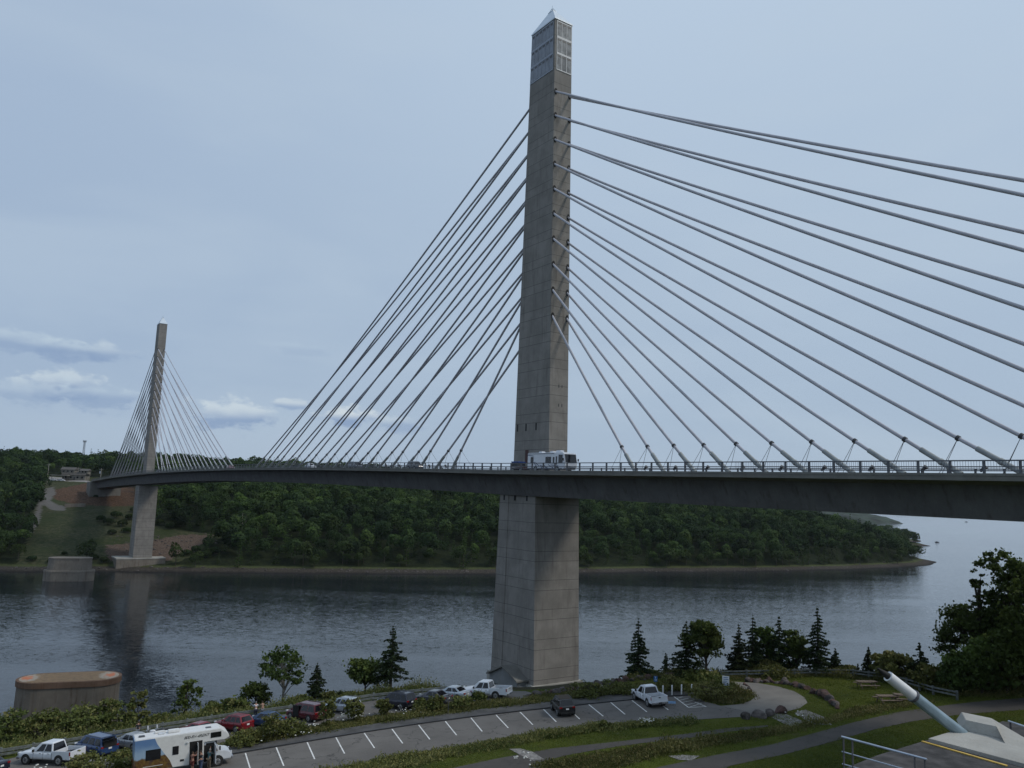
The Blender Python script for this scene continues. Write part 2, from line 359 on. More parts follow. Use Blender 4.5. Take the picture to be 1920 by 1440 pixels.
# far bank polygon (shoreline, ccw from the left), heights by distance from the water
SHORE = [(-900, 250), (-420, 352), (-244.9, 397.5), (-175.4, 416.2), (-98.9, 436.7), (-20, 462), (45.2, 489.3), (120, 522), (198.8, 557.4), (290, 612), (345, 662), (374, 703), (372, 735), (392, 790), (425, 850), (440.2, 876.7), (452, 915), (500, 985), (525, 1004.7), (545, 1080), (600, 1180), (560, 1330), (380, 1500), (100, 1700), (-900, 1900)]
def inside(X, Y, poly):
    c = np.zeros(X.shape, bool); n = len(poly)
    for i in range(n):
        x1, y1 = poly[i]; x2, y2 = poly[(i + 1) % n]
        if y1 == y2: continue
        m = ((y1 > Y) != (y2 > Y)) & (X < (x2 - x1) * (Y - y1) / (y2 - y1) + x1); c ^= m
    return c
def z_far(X, Y):
    X = np.asarray(X, float); Y = np.asarray(Y, float)
    d = seg_dist(X, Y, SHORE, False) * np.where(inside(X, Y, SHORE), 1, -1)
    d = d + 3.0 * vnoise(X, Y, 30, 5) + 1.2 * vnoise(X, Y, 9, 6)
    plat = np.interp(X, [-400, -250, -100, 60, 200, 290, 345, 400, 470], [50, 49, 48, 45, 38, 32, 25, 17, 14])
    z = np.where(d < 0, d * 0.25, np.minimum(d * 0.16, 2.2))
    e = np.maximum(0, d - 13); s = plat / np.interp(X, [60, 300], [175, 80])
    up = plat * (1 - np.exp(-e * s * 1.15 / plat)) * 1.12
    z = z + np.where(d > 13, up, 0) + np.where(d > 60, 1, 0) * np.minimum(1, np.maximum(0, d - 60) / 100) * 3.0 * vnoise(X, Y, 60, 8)
    z = z + np.where(X < 60, np.clip(d - 200, 0, 400) * 0.018, 0)
    z = z + np.where(d > 0, 1, 0) * 0.35 * vnoise(X, Y, 4, 9) * np.clip(d / 6, 0, 1)
    return np.maximum(z, -5)
def grid_mesh(name, xs, ys, zf, mat, keep=None, attr=None, smooth=True):
    X, Y = np.meshgrid(xs, ys); Z = zf(X, Y); nx, ny = len(xs), len(ys)
    v = np.stack([X, Y, Z], -1).reshape(-1, 3); idx = np.arange(nx * ny).reshape(ny, nx)
    q = np.stack([idx[:-1, :-1], idx[:-1, 1:], idx[1:, 1:], idx[1:, :-1]], -1).reshape(-1, 4)
    if keep is not None:
        k = keep(X, Y, Z).reshape(-1); q = q[k[q].any(1)]
    me = quads_mesh(name, v, q, mat, smooth)
    if attr:
        for an, fn in attr.items():
            a = me.attributes.new(an, 'FLOAT', 'POINT'); a.data.foreach_set('value', fn(X, Y, Z).reshape(-1).astype(np.float32))
    return link(name, me)
def quads_mesh(name, v, q, mat, smooth=False, face_attr=None):
    v = np.asarray(v, np.float32).reshape(-1, 3); q = np.asarray(q, np.int32).reshape(-1, 4)
    me = bpy.data.meshes.new(name); me.vertices.add(len(v)); me.vertices.foreach_set('co', v.reshape(-1))
    me.loops.add(q.size); me.loops.foreach_set('vertex_index', q.reshape(-1)); me.polygons.add(len(q))
    me.polygons.foreach_set('loop_start', np.arange(0, q.size, 4, dtype=np.int32)); me.polygons.foreach_set('loop_total', np.full(len(q), 4, np.int32))
    me.polygons.foreach_set('use_smooth', np.full(len(q), smooth)); me.materials.append(mat)
    for an, vals in (face_attr or {}).items():
        a = me.attributes.new(an, 'FLOAT', 'FACE'); a.data.foreach_set('value', np.asarray(vals, np.float32))
    me.update(calc_edges=True); return me

# ---- ground materials
def ground_mat():
    m, nt, b = new_mat('ground'); p = geo_pos(nt)
    n = NOISE(nt, p, 0.11, 5, 0.6); n2 = NOISE(nt, p, 1.1, 5, 0.65); n3 = NOISE(nt, p, 9, 4, 0.6)
    c = MIX(nt, SMOOTH(nt, n, 0.3, 0.7), (0.038, 0.056, 0.010), (0.098, 0.118, 0.016))
    c = MIX(nt, SMOOTH(nt, n2, 0.45, 0.75, 0, 0.6), c, (0.105, 0.10, 0.030))
    c = MIX(nt, SMOOTH(nt, n3, 0.4, 0.7, 0, 0.55), c, (0.020, 0.032, 0.009)); c = MIX(nt, SMOOTH(nt, NOISE(nt, p, .38, 5, .7, .4), .56, .70, 0, .7), c, (0.075, 0.062, 0.035))
    s = nt.nodes.new('ShaderNodeAttribute'); s.attribute_name = 'wild'
    w = MATH(nt, 'ADD', s.outputs['Fac'], MATH(nt, 'MULTIPLY', MATH(nt, 'SUBTRACT', n2, 0.5), 0.6))
    wc = MIX(nt, SMOOTH(nt, n3, 0.3, 0.7), (0.030, 0.030, 0.016), (0.075, 0.066, 0.042))
    c = MIX(nt, SMOOTH(nt, w, 0.3, 0.7), c, wc)
    L(nt, c, b.inputs['Base Color']); b.inputs['Roughness'].default_value = 0.95; b.inputs['Specular IOR Level'].default_value = 0.1
    bp = nt.nodes.new('ShaderNodeBump'); bp.inputs['Distance'].default_value = 0.15; L(nt, n3, bp.inputs['Height']); L(nt, bp.outputs[0], b.inputs['Normal'])
    return m
xs = np.concatenate([np.arange(-420, -90, 8), np.arange(-90, 90, 1.5), np.arange(90, 430, 8)]); ys = np.concatenate([np.arange(-160, 40, 8), np.arange(40, 175, 1.5), np.arange(175, 300, 8)])
G = grid_mesh('ground', xs, ys, z_near, ground_mat(), keep=lambda X, Y, Z: Z > -3.9,
              attr={'wild': lambda X, Y, Z: (seg_dist(X, Y, RAIL) > 1.0).astype(float)})
tag(G, kind='structure')

# region masks on the far bank, given as outlines of real ground areas seen from the fort
ROCKCUT = [(100, 918), (165, 905), (250, 905), (260, 948), (205, 950), (140, 946), (100, 935)]
CLEAR = [(78, 893), (230, 895), (262, 912), (262, 1000), (290, 985), (345, 995), (420, 1005), (345, 1050), (300, 1062), (30, 1064), (55, 1000), (62, 960), (84, 925)]
GRAVELR = [(80, 918), (100, 912), (104, 925), (96, 938), (105, 946), (125, 950), (120, 958), (96, 956), (80, 945), (74, 975), (62, 1000), (56, 1000), (64, 965), (80, 930)]
UPROAD = [(84, 894), (120, 895), (165, 901), (175, 905), (120, 902), (88, 899)]
REDS = [(200, 1022), (255, 1018), (340, 1003), (400, 1003), (380, 1020), (330, 1045), (310, 1052), (200, 1052)]
def pmask(poly):
    def fn(X, Y, Z):
        u, v = proj(X, Y, Z); return inside(u, v, poly).astype(float)
    return fn
def far_mat():
    m, nt, b = new_mat('far_bank'); p = geo_pos(nt)
    n = NOISE(nt, p, 0.05, 5, 0.6); n2 = NOISE(nt, p, 0.5, 5, 0.7); n3 = NOISE(nt, p, 1.6, 4, 0.7)
    c = MIX(nt, SMOOTH(nt, n2, 0.3, 0.7), (0.008, 0.012, 0.006), (0.022, 0.030, 0.012))
    def A(nm):
        a = nt.nodes.new('ShaderNodeAttribute'); a.attribute_name = nm; return SMOOTH(nt, MATH(nt, 'ADD', a.outputs['Fac'], MATH(nt, 'MULTIPLY', MATH(nt, 'SUBTRACT', n2, .5), 1.1 if nm in ('rock', 'reds') else .3)), 0.35, 0.65)
    grass = MIX(nt, SMOOTH(nt, n2, 0.3, 0.7), (0.026, 0.036, 0.016), (0.075, 0.076, 0.042)); grass = MIX(nt, SMOOTH(nt, n, .45, .65, 0, .7), grass, (0.028, 0.042, 0.014))
    c = MIX(nt, A('clear'), c, grass)
    c = MIX(nt, A('reds'), c, MIX(nt, SMOOTH(nt, n3, 0.3, 0.72), (0.050, 0.032, 0.025), (0.16, 0.125, 0.10)))
    c = MIX(nt, A('rock'), c, MIX(nt, SMOOTH(nt, NOISE(nt, p, .9, 6, .75), 0.38, 0.62), (0.035, 0.024, 0.016), (0.125, 0.075, 0.05)))
    c = MIX(nt, A('road'), c, (0.13, 0.125, 0.12)); c = MIX(nt, A('uproad'), c, (0.26, 0.25, 0.24))
    s = nt.nodes.new('ShaderNodeSeparateXYZ'); L(nt, p, s.inputs[0])
    zz = MATH(nt, 'ADD', s.outputs[2], MATH(nt, 'MULTIPLY', MATH(nt, 'SUBTRACT', n2, 0.5), 1.6))
    mud = MIX(nt, SMOOTH(nt, n3, 0.35, 0.7), (0.030, 0.026, 0.022), (0.085, 0.075, 0.065))
    grs = MIX(nt, SMOOTH(nt, n3, 0.35, 0.7), (0.05, 0.065, 0.025), (0.09, 0.10, 0.04))
    c = MIX(nt, SMOOTH(nt, zz, 2.0, 2.9, 1, 0), c, grs)
    c = MIX(nt, SMOOTH(nt, zz, 1.4, 2.1, 1, 0), c, mud)
    c = MIX(nt, SMOOTH(nt, zz, 0.0, 0.9, 1, 0), c, (0.018, 0.017, 0.016))
    L(nt, c, b.inputs['Base Color']); b.inputs['Roughness'].default_value = 0.95; b.inputs['Specular IOR Level'].default_value = 0.1
    bp = nt.nodes.new('ShaderNodeBump'); bp.inputs['Distance'].default_value = 0.5; L(nt, n3, bp.inputs['Height']); L(nt, bp.outputs[0], b.inputs['Normal'])
    return m
xs = np.concatenate([np.arange(-900, -360, 12), np.arange(-360, -120, 2.0), np.arange(-120, 480, 4), np.arange(480, 660, 6)])
ys = np.concatenate([np.arange(240, 360, 6), np.arange(360, 680, 2.0), np.arange(680, 1900, 14)])
FB = grid_mesh('far_bank', xs, ys, z_far, far_mat(), keep=lambda X, Y, Z: Z > -2.5,
               attr={'clear': pmask(CLEAR), 'rock': pmask(ROCKCUT), 'road': pmask(GRAVELR), 'uproad': pmask(UPROAD), 'reds': pmask(REDS)})
tag(FB, kind='structure')

# ---- water
def water_mat():
    m, nt, b = new_mat('water'); p = geo_pos(nt)
    b.inputs['Base Color'].default_value = (0.010, 0.014, 0.018, 1); b.inputs['Roughness'].default_value = 0.06; b.inputs['IOR'].default_value = 1.33
    big = NOISE(nt, VMUL(nt, p, (0.5, 1.6, 1)), 0.012, 4, 0.55, 0.4)
    def nvec(scale, det, st):
        n = nt.nodes.new('ShaderNodeTexNoise'); n.inputs['Scale'].default_value = scale; n.inputs['Detail'].default_value = det; n.inputs['Roughness'].default_value = .6
        L(nt, VMUL(nt, p, st), n.inputs['Vector']); v = nt.nodes.new('ShaderNodeVectorMath'); v.operation = 'SUBTRACT'; L(nt, n.outputs['Color'], v.inputs[0]); v.inputs[1].default_value = (.5, .5, .5); return v.outputs[0]
    def vop(op, a, b):
        v = nt.nodes.new('ShaderNodeVectorMath'); v.operation = op
        for i, q in enumerate((a, b)):
            if isinstance(q, tuple): v.inputs[i].default_value = q
            else: L(nt, q, v.inputs[i])
        return v.outputs[0]
    w = vop('ADD', nvec(4.5, 4, (.8, 1.2, 1)), vop('MULTIPLY', nvec(.9, 4, (.6, 1.2, 1)), (.55, .55, .55)))
    st_ = NOISE(nt, VMUL(nt, p, (0.25, 2.2, 1)), 0.020, 4, 0.6, 0.6)
    amp = MATH(nt, 'MULTIPLY', SMOOTH(nt, big, 0.36, 0.66, 0.6, 1.0), SMOOTH(nt, st_, 0.34, 0.6, 0.55, 1.0))
    cx = nt.nodes.new('ShaderNodeCombineXYZ'); L(nt, MATH(nt, 'MULTIPLY', amp, 0.30), cx.inputs[0]); L(nt, MATH(nt, 'MULTIPLY', amp, 0.46), cx.inputs[1]); cx.inputs[2].default_value = 0
    w = vop('MULTIPLY', w, cx.outputs[0]); w = vop('ADD', w, (0, 0, 1)); w = vop('NORMALIZE', w, (0, 0, 0)); L(nt, w, b.inputs['Normal'])
    b.inputs['Roughness'].default_value = 0.06; b.inputs['Specular IOR Level'].default_value = 0.38
    return m
W_ = MB().add([(-16000, -2000, 0), (16000, -2000, 0), (16000, 20000, 0), (-16000, 20000, 0)], [(0, 1, 2, 3)]).build('water', water_mat())
tag(W_, kind='structure')
# distant headland and far hills
hm = simple('distant_woods', (0.020, 0.034, 0.022), 0.95, var=0.35, scale=0.02, world=True)
def headland(name, cx, cy, rx, ry, hgt, seed, n=70, rot=0.0):
    th = np.linspace(-1, 1, n); X, Y = np.meshgrid(th, th)
    R = np.sqrt(X * X + Y * Y); Z = hgt * (1 - np.clip(R, 0, 1) ** 5) - 1.5
    Z = Z + (R < 0.97) * (hgt * 0.10 * vnoise(X * rx, Y * ry, 60, seed) + 3.5 * vnoise(X * rx, Y * ry, 14, seed + 1))
    v = np.stack([cx + X * rx * math.cos(rot) - Y * ry * math.sin(rot), cy + X * rx * math.sin(rot) + Y * ry * math.cos(rot), Z], -1).reshape(-1, 3)
    idx = np.arange(n * n).reshape(n, n); q = np.stack([idx[:-1, :-1], idx[:-1, 1:], idx[1:, 1:], idx[1:, :-1]], -1).reshape(-1, 4)
    return tag(link(name, quads_mesh(name, v, q, hm, False)), kind='structure')
headland('hills', 750, 2500, 460, 240, 36, 21)
MB_ = MB()
headland('hills', 3000, 9800, 3300, 700, 42, 31, 60)
headland('hills', -4200, 5200, 3600, 900, 60, 41, 60)

# ---- paved sheets on the lot plane
def sheet(name, px, mat, dz, kind='structure'):
    pts = [at(x, y) for x, y in px]
    o = MB().add([(p.x, p.y, PZ(p.x, p.y) + dz) for p in pts], [tuple(range(len(pts)))]).build(name, mat)
    me = o.data
    if me.polygons[0].normal.z < 0: me.flip_normals()
    if kind: o['kind'] = kind
    return o
sheet('parking_lot', [(-60, 1470), (-30, 1432), (60, 1414), (120, 1405), (230, 1388), (356, 1368), (480, 1348), (600, 1329), (700, 1313), (760, 1306), (830, 1300), (900, 1296), (985, 1296), (1010, 1303), (985, 1312), (900, 1318), (800, 1330), (640, 1354), (520, 1376), (440, 1391), (380, 1408), (300, 1432), (200, 1446), (100, 1470)], M['asph'], 0.02)
sheet('parking_lot', [(200, 1520), (330, 1436), (437, 1415), (575, 1391.5), (683, 1374), (785, 1358.5), (882, 1345.5), (975, 1334.5), (1104, 1321), (1184, 1313), (1262, 1306), (1300, 1304), (1322, 1316), (1352, 1324), (1385, 1331), (1435, 1341), (1400, 1344), (1300, 1350), (1200, 1353), (1100, 1362), (1000, 1375), (900, 1393), (800, 1409), (720, 1422), (640, 1440), (560, 1458), (400, 1520)], M['asph'], 0.03)
sheet('driveway_loop', [(1340, 1277), (1380, 1279), (1420, 1281), (1460, 1288), (1490, 1297), (1508, 1308), (1514, 1318), (1500, 1328), (1470, 1336), (1435, 1341), (1385, 1331), (1352, 1324), (1386, 1321), (1408, 1314), (1416, 1307), (1405, 1298), (1390, 1290), (1372, 1283), (1340, 1281)], M['asphL'], 0.034)
# raised pavement with a real kerb along the stalls
KE = [(330, 1436), (437, 1415), (575, 1391.5), (683, 1374), (785, 1358.5), (882, 1345.5), (975, 1334.5), (1104, 1321), (1184, 1313), (1262, 1306), (1300, 1304)]
KB = [(1300, 1296), (1255, 1297), (1184, 1300), (1100, 1309), (975, 1323), (882, 1334), (785, 1347), (683, 1362), (575, 1379), (437, 1402), (330, 1421)]
mb = MB(); pts = [at(*q) for q in KE + KB]; 
mb.prism([(p.x, p.y) for p in pts], [PZ(p.x, p.y) - 0.2 for p in pts], [PZ(p.x, p.y) + 0.13 for p in pts]); tag(mb.build('pavement', M['asphD'], weld=True), kind='structure')
mb = MB()
for q0, q1 in zip(KE[:-1], KE[1:]):
    a = at(*q0, 0.075); b = at(*q1, 0.075); mb.bar(a, b, 0.14, 0.16)
tag(mb.build('kerb', M['steelD']), kind='structure')
sheet('path', [(850, 1440), (800, 1452), (1100, 1452), (1010, 1430), (1060, 1417), (1125, 1405), (1200, 1394), (1280, 1386), (1360, 1373), (1440, 1363), (1440, 1360), (1360, 1366), (1280, 1377), (1200, 1386), (1100, 1397), (1040, 1403), (990, 1412), (930, 1423)], M['asphP'], 0.02)
sheet('path', [(1180, 1470), (1230, 1440), (1337, 1417), (1445, 1397), (1520, 1377), (1600, 1355), (1686, 1335), (1778, 1322), (1850, 1314), (1960, 1306), (1960, 1326), (1920, 1331), (1801, 1340), (1709, 1353), (1640, 1368), (1572, 1388), (1470, 1415), (1370, 1436), (1300, 1470)], M['asphP'], 0.024)
for q in ([(955, 1405), (975, 1404), (998, 1410), (1020, 1424), (1000, 1427), (975, 1416)], [(1253, 1418), (1280, 1416), (1312, 1418), (1296, 1427), (1272, 1425)], [(1490, 1336), (1510, 1331), (1545, 1345), (1560, 1360), (1520, 1358)], [(1440, 1342), (1468, 1337), (1500, 1350), (1520, 1360), (1478, 1362)]):
    sheet('gravel_patch', q, M['gravel'], 0.036)
# painted stall lines (real width, on the asphalt)
lm = MB()
def line(p0, p1, w=0.12, mb=None, dz=0.036):
    a = at(*p0); b = at(*p1); d = (b - a); d.normalize(); s = d.cross(Vector((0, 0, 1))).normalized() * w / 2
    vs = [a - s, b - s, b + s, a + s]; mb = mb or lm
    mb.add([(v.x, v.y, PZ(v.x, v.y) + dz) for v in vs], [(0, 1, 2, 3)])
tops = [(460, 1412.5), (518, 1402), (576, 1392.5), (630, 1383.5), (683, 1375), (735, 1367.5), (785, 1360), (835, 1353), (883, 1346.5), (930, 1341), (975, 1335.5), (1019, 1330.5), (1062, 1326), (1104, 1321.5), (1145, 1317.5), (1185, 1313.8), (1224, 1310)]
ends = [(470, 1445), (532, 1436.5), (590, 1424), (646, 1413.5), (702, 1403), (755, 1394.5), (806, 1387), (856, 1379), (904, 1372), (953, 1365.5), (999, 1359.5), (1043, 1354), (1087, 1349), (1131, 1343.5), (1172, 1340), (1213, 1335.5), (1253, 1331.5)]
for a, b in zip(tops, ends): line(a, b)
line((1264, 1307), (1291, 1327)); line((1303, 1317), (1324, 1325.5)); line((1291, 1327), (1324, 1325.5))
for a, b in (((1268, 1310.5), (1280, 1307)), ((1273, 1314), (1291, 1309.5)), ((1279, 1318), (1303, 1312.5)), ((1285, 1322.5), (1311, 1317)), ((1291, 1327), (1316, 1319))): line(a, b, 0.09)
tag(lm.build('road_markings', M['line']), kind='structure')
bm_ = MB(); line((1247, 1317.5), (1267, 1317.5), 1.2, bm_, 0.038); tag(bm_.build('road_markings', M['blueline']), kind='structure')
# ------------------------------------------------------------------ the cable-stayed bridge
TH = D2R(-34.2); AX = np.array([math.sin(TH), math.cos(TH)]); NX = np.array([-AX[1], AX[0]])   # along the bridge / towards the fort
SP = 354.0
def BW(t, o, z): return Vector((T1[0] + AX[0] * t + NX[0] * o, T1[1] + AX[1] * t + NX[1] * o, z))
def rail_z(t): return 49.88 + (0.0113 * t if t < 0 else 0.0200 * t - 0.53e-4 * t * t)
def road_z(t): return rail_z(t) - 1.38
bridge = empty('cable_stayed_bridge', (T1[0], T1[1], 14.4))
tag(bridge, 'long concrete cable-stayed bridge with two tapering towers crossing the river', 'bridge')
bpy.context.view_layer.update()
INV = bridge.matrix_world.inverted()
def bpart(mb, name, mat, parent=None, label=None, **k):
    o = mb.build(name, mat, None, label, **k); o.parent = parent or bridge
    if parent is None: o.matrix_parent_inverse = INV
    return o
Z0, Z1 = H + 11.447, H + 86.974
def wl(z): return 5.081 + (3.601 - 5.081) * (z - Z0) / (Z1 - Z0)
WT = 1.974; HIN = 1.596
M['pane'] = simple('observatory_glass', (0.15, 0.17, 0.205), 0.18, var=0.15, scale=0.6, spec=0.6)
M['pane2'] = simple('observatory_glass_end', (0.20, 0.205, 0.205), 0.2, var=0.25, scale=0.8, spec=0.6)
M['band'] = simple('observatory_spandrel', (0.29, 0.32, 0.38), 0.5, var=0.06)
M['band2'] = simple('end_spandrel', (0.52, 0.53, 0.54), 0.5, var=0.06)
def pylon(t0, obs, base):
    mb = MB(); ring = []
    for z in (base, Z1):
        w = wl(z); ring.append([BW(t0 + a * w, b * WT, z) for a, b in ((-1, 1), (1, 1), (1, -1), (-1, -1))])
    mb.rings(ring)
    py = bpart(mb, 'pylon', M['conc'], weld=True, label='tower with glazed lookout storeys under its metal roof' if obs else 'far tower of plain concrete with a pale pointed cap')
    # pointed metal cap
    mb = MB(); a = [BW(t0 + i * 3.72, j * 2.1, Z1 + .003) for i, j in ((-1, 1), (1, 1), (1, -1), (-1, -1))]; b = [BW(t0 + i * 3.72, j * 2.1, Z1 + .22) for i, j in ((-1, 1), (1, 1), (1, -1), (-1, -1))]
    c = [BW(t0 + i * .75, j * .42, Z1 + 3.7) for i, j in ((-1, 1), (1, 1), (1, -1), (-1, -1))]
    mb.rings([a, b, c]); cp = bpart(mb, 'roof_cap', M['roofM'], py, weld=True)
    fr = MB(); tip = BW(t0, 0, Z1 + 4.65)
    for i, j in ((-1, 1), (1, 1), (1, -1), (-1, -1)): fr.bar(BW(t0 + i * .74, j * .41, Z1 + 3.7), tip, .09, .09)
    for p, q in zip(c, c[1:] + c[:1]): fr.bar(p + Vector((0, 0, .04)), q + Vector((0, 0, .04)), .1, .1)
    fr.tube([tip - Vector((0, 0, .2)), tip + Vector((0, 0, .5))], .05, 6); bpart(fr, 'tip_frame', M['roofM'], py)
    # cable ports on both end faces
    for s in (-1, 1):
        for k in range(10):
            z = H + 72.739 + (31.054 - 72.739) * k / 9; w = wl(z)
            for hs in (-1, 1):
                pm = MB(); c0 = BW(t0 + s * (w - .15), hs * HIN, z); c1 = BW(t0 + s * (w + .05), hs * HIN, z)
                pts = [[c + Vector((NX[0], NX[1], 0)) * (.36 * math.cos(q * PI / 6)) + Vector((0, 0, .62 * math.sin(q * PI / 6))) for q in range(12)] for c in (c0, c1)]
                pm.rings(pts, True); bpart(pm, 'cable_port', M['black'], py, weld=True)
    if obs:
        rows = [(121.75, 124.55), (125.05, 127.75), (128.3, 131.0)]
        for sd, half, n, pm_, bm2, inset in ((1, 'wl', 6, M['pane'], M['band'], (.42, .06)), (-1, 'wl', 6, M['pane'], M['band'], (.42, .06)), (2, 'wt', 3, M['pane2'], M['band2'], (.42, .12)), (-2, 'wt', 3, M['pane2'], M['band2'], (.42, .12))):
            def F(u, z, out):
                if abs(sd) == 1:   # long faces, u along the bridge
                    w = wl(z); return BW(t0 - w + inset[0] + u * (2 * w - inset[0] - inset[1]), sd * (WT + out), z)
                w = wl(z); s_ = -1 if sd == 2 else 1
                return BW(t0 + s_ * (w + out), WT - inset[0] - u * (2 * WT - inset[0] - inset[1]), z)
            def slab(u0, u1, z0, z1, o0, o1):
                q = [[F(u, z, o) for (u, z) in ((u0, z0), (u1, z0), (u1, z1), (u0, z1))] for o in (o0, o1)]
                return MB().rings(q)
            for ri, (za, zb) in enumerate(rows):
                for k in range(n):
                    m = .012 if n == 6 else .025
                    bpart(slab(k / n + m, (k + 1) / n - m, za, zb, -.05, .05), 'window', pm_, py, weld=True)
                    bpart(slab(k / n + .035, (k + 1) / n - .035, zb - (.42 if n == 6 else .36), zb - .1, .052, .07), 'vent_slot', M['steelD'], py, weld=True)
            bd = MB()
            for za, zb in ((121.5, 121.7), (124.6, 125.0), (127.8, 128.25), (131.05, 131.25)): bd.rings([[F(u, z, o) for (u, z) in ((0, za), (1, za), (1, zb), (0, zb))] for o in (-.05, .09)])
            for k in range(n + 1): 
                u0 = min(max(k / n - .01, 0), .985); u1 = u0 + (.012 if n == 6 else .03)
                bd.rings([[F(u, z, o) for (u, z) in ((u0, 121.7), (u1, 121.7), (u1, 131.05), (u0, 131.05))] for o in (-.05, .075)])
            bpart(bd, 'window_frame', bm2, py, weld=True)
        for tx in (4.3, 1.7, -1.3): 
            bpart(MB().box((0, 0, 0), (1, 1, 1), Matrix.Translation(BW(t0 + tx, WT, H + 12.0)) @ Matrix.Rotation(-TH, 4, 'Z') @ Matrix.Diagonal((.06, .35, 1.25, 1))), 'slit_window', M['black'], py)
        dr = MB().box((0, 0, 0), (1, 1, 1), Matrix.Translation(BW(t0 + 1.2, WT, 51.4)) @ Matrix.Rotation(-TH, 4, 'Z') @ Matrix.Diagonal((.08, .95, 2.3, 1)))
        bpart(dr, 'door', simple('door_red', (0.06, 0.02, 0.018), .6), py)
        for dz in (15.6, 18.9):
            for dy in (-.35, .35): bpart(MB().box((0, 0, 0), (1, 1, 1), Matrix.Translation(BW(t0 - wl(H + dz), dy - .3, H + dz)) @ Matrix.Rotation(-TH, 4, 'Z') @ Matrix.Diagonal((.16, .04, .5, 1))), 'slit_window', M['steelD'], py)
    return py
def pier(t0, zb, zt, name='pier'):
    mb = MB(); rings = []
    for z, lh in ((zb, 6.26), (zt, 5.25)):
        w = 4.6; r = .14; u = .5 * lh; u2 = -.42 * lh
        rings.append([BW(t0 + a, b, z) for a, b in ((-lh, w), (u2, w), (u2 + .05, w - r), (u - .05, w - r), (u, w), (lh, w), (lh, -w), (u, -w), (u - .05, -w + r), (u2 + .05, -w + r), (u2, -w), (-lh, -w))])
    mb.rings(rings); return bpart(mb, name, M['conc'], weld=True)
py1 = pylon(0, True, 45.0); py2 = pylon(SP, False, 45.0)
p1 = pier(0, 14.0, H + .208); p2 = pier(SP, H - 38.42, H - 1.04)
for px, pt0, zt in ((p1, 0, H + .208),):
    for u in (-2.9, .7, 3.9): bpart(MB().box((0, 0, 0), (1, 1, 1), Matrix.Translation(BW(pt0 + u, 4.6, zt - .55)) @ Matrix.Rotation(-TH, 4, 'Z') @ Matrix.Diagonal((.1, .38, .85, 1))), 'vent_slot', M['black'], px)
mb = MB(); mb.prism([tuple(BW(a, b, 0)[:2]) for a, b in ((-6.75, 5.05), (-6.75, -5.05), (6.75, -5.05), (6.75, 5.05))], -2.0, 14.75); bpart(mb, 'footing', M['concN'], p1, weld=True)
mb = MB(); mb.prism([tuple(BW(SP + a, b, 0)[:2]) for a, b in ((-8, 12.5), (-8, -11), (8, -11), (8, 12.5))], -1.0, H - 38.42 + .05); bpart(mb, 'footing', M['conc2'], p2, weld=True)
mb = MB(); mb.prism([tuple(BW(SP + a, b, 0)[:2]) for a, b in ((-8.15, 12.65), (-8.15, -11.15), (8.15, -11.15), (8.15, 12.65))], H - 38.9, H - 38.36); bpart(mb, 'footing', M['concN'], p2, weld=True)
# gabled entrance porch on the near pier
def pq(u, o, z): return BW(u, o, z)
porch = MB(); u0, u1, o0, o1, zb = -4.6, 3.6, 4.4, 6.6, 11.8
for o_a, o_b in ((o0, o1),):
    prof = [(u0, zb + 2.6), (u0, zb + 3.6), (-.6, zb + 5.0), (u1, zb + 3.3), (u1, zb + 1.9), (.2, zb + 2.0)]
    porch.rings([[pq(u, o, z) for u, z in prof] for o in (o_a, o_b)])
    for u in (u0, u1): porch.rings([[pq(a, o, z) for a, z in ((u - .35, zb - 1.5), (u + .35, zb - 1.5), (u + .35, zb + 2.7), (u - .35, zb + 2.7))] for o in (o_a + .02, o_b - .25)])
    porch.rings([[pq(a, o, z) for a, z in ((u0 - .1, zb - 1.5), (u1 + .1, zb - 1.5), (u1 + .1, zb + .2), (u0 - .1, zb + .2))] for o in (o_a + .03, o_b + .3)])
pc = bpart(porch, 'entrance_porch', concrete('porch_concrete', (0.20, 0.215, 0.225), False, 0, .3), weld=True)
rf = MB()
for a, b in (((u0 - .35, zb + 3.6), (-.6, zb + 5.26)), ((-.6, zb + 5.26), (u1 + .35, zb + 3.3))):
    rf.rings([[pq(a[0], o, a[1]), pq(b[0], o, b[1]), pq(b[0], o, b[1] - .24), pq(a[0], o, a[1] - .24)] for o in (o0 + .1, o1 + .45)])
bpart(rf, 'roof', M['slab'], pc, weld=True)
bpart(MB().rings([[pq(a, o, z) for a, z in ((-1.2, zb + .2), (.4, zb + .2), (.4, zb + 2.5), (-1.2, zb + 2.5))] for o in (4.55, 4.7)]), 'door', M['black'], pc, weld=True)
# deck: slab, box girder, kerbs
ts = list(np.arange(-150, 506, 5.0))
def gb(t): return rail_z(t) - 5.28 - 1.0 * min(1, max(0, (t - 190) / 140))
mb = MB(); mb.rings([[BW(t, o, rail_z(t) + dz) for o, dz in ((8.75, -1.38), (8.75, -1.82), (6.0, -2.12), (-6.0, -2.12), (-8.75, -1.82), (-8.75, -1.38))] for t in ts])
deck = bpart(mb, 'deck', M['slab'], weld=True)
mb = MB(); mb.rings([[BW(t, o, z) for o, z in ((6.0, rail_z(t) - 2.1), (4.95, gb(t)), (-4.95, gb(t)), (-6.0, rail_z(t) - 2.1))] for t in ts])
bpart(mb, 'box_girder', M['girder'], weld=True)
for s in (1, -1):
    mb = MB(); mb.rings([[BW(t, s * o, rail_z(t) + dz) for o, dz in ((8.8, -1.40), (8.8, -1.16), (8.25, -1.16), (8.25, -1.40))] for t in ts]); bpart(mb, 'parapet_kerb', M['slab'], deck, weld=True)
mb = MB(); mb.rings([[BW(t, o, rail_z(t) + dz) for o, dz in ((1.5, -1.40), (1.5, -1.15), (-1.5, -1.15), (-1.5, -1.40))] for t in ts]); bpart(mb, 'median', M['slab'], deck, weld=True)
mb = MB()
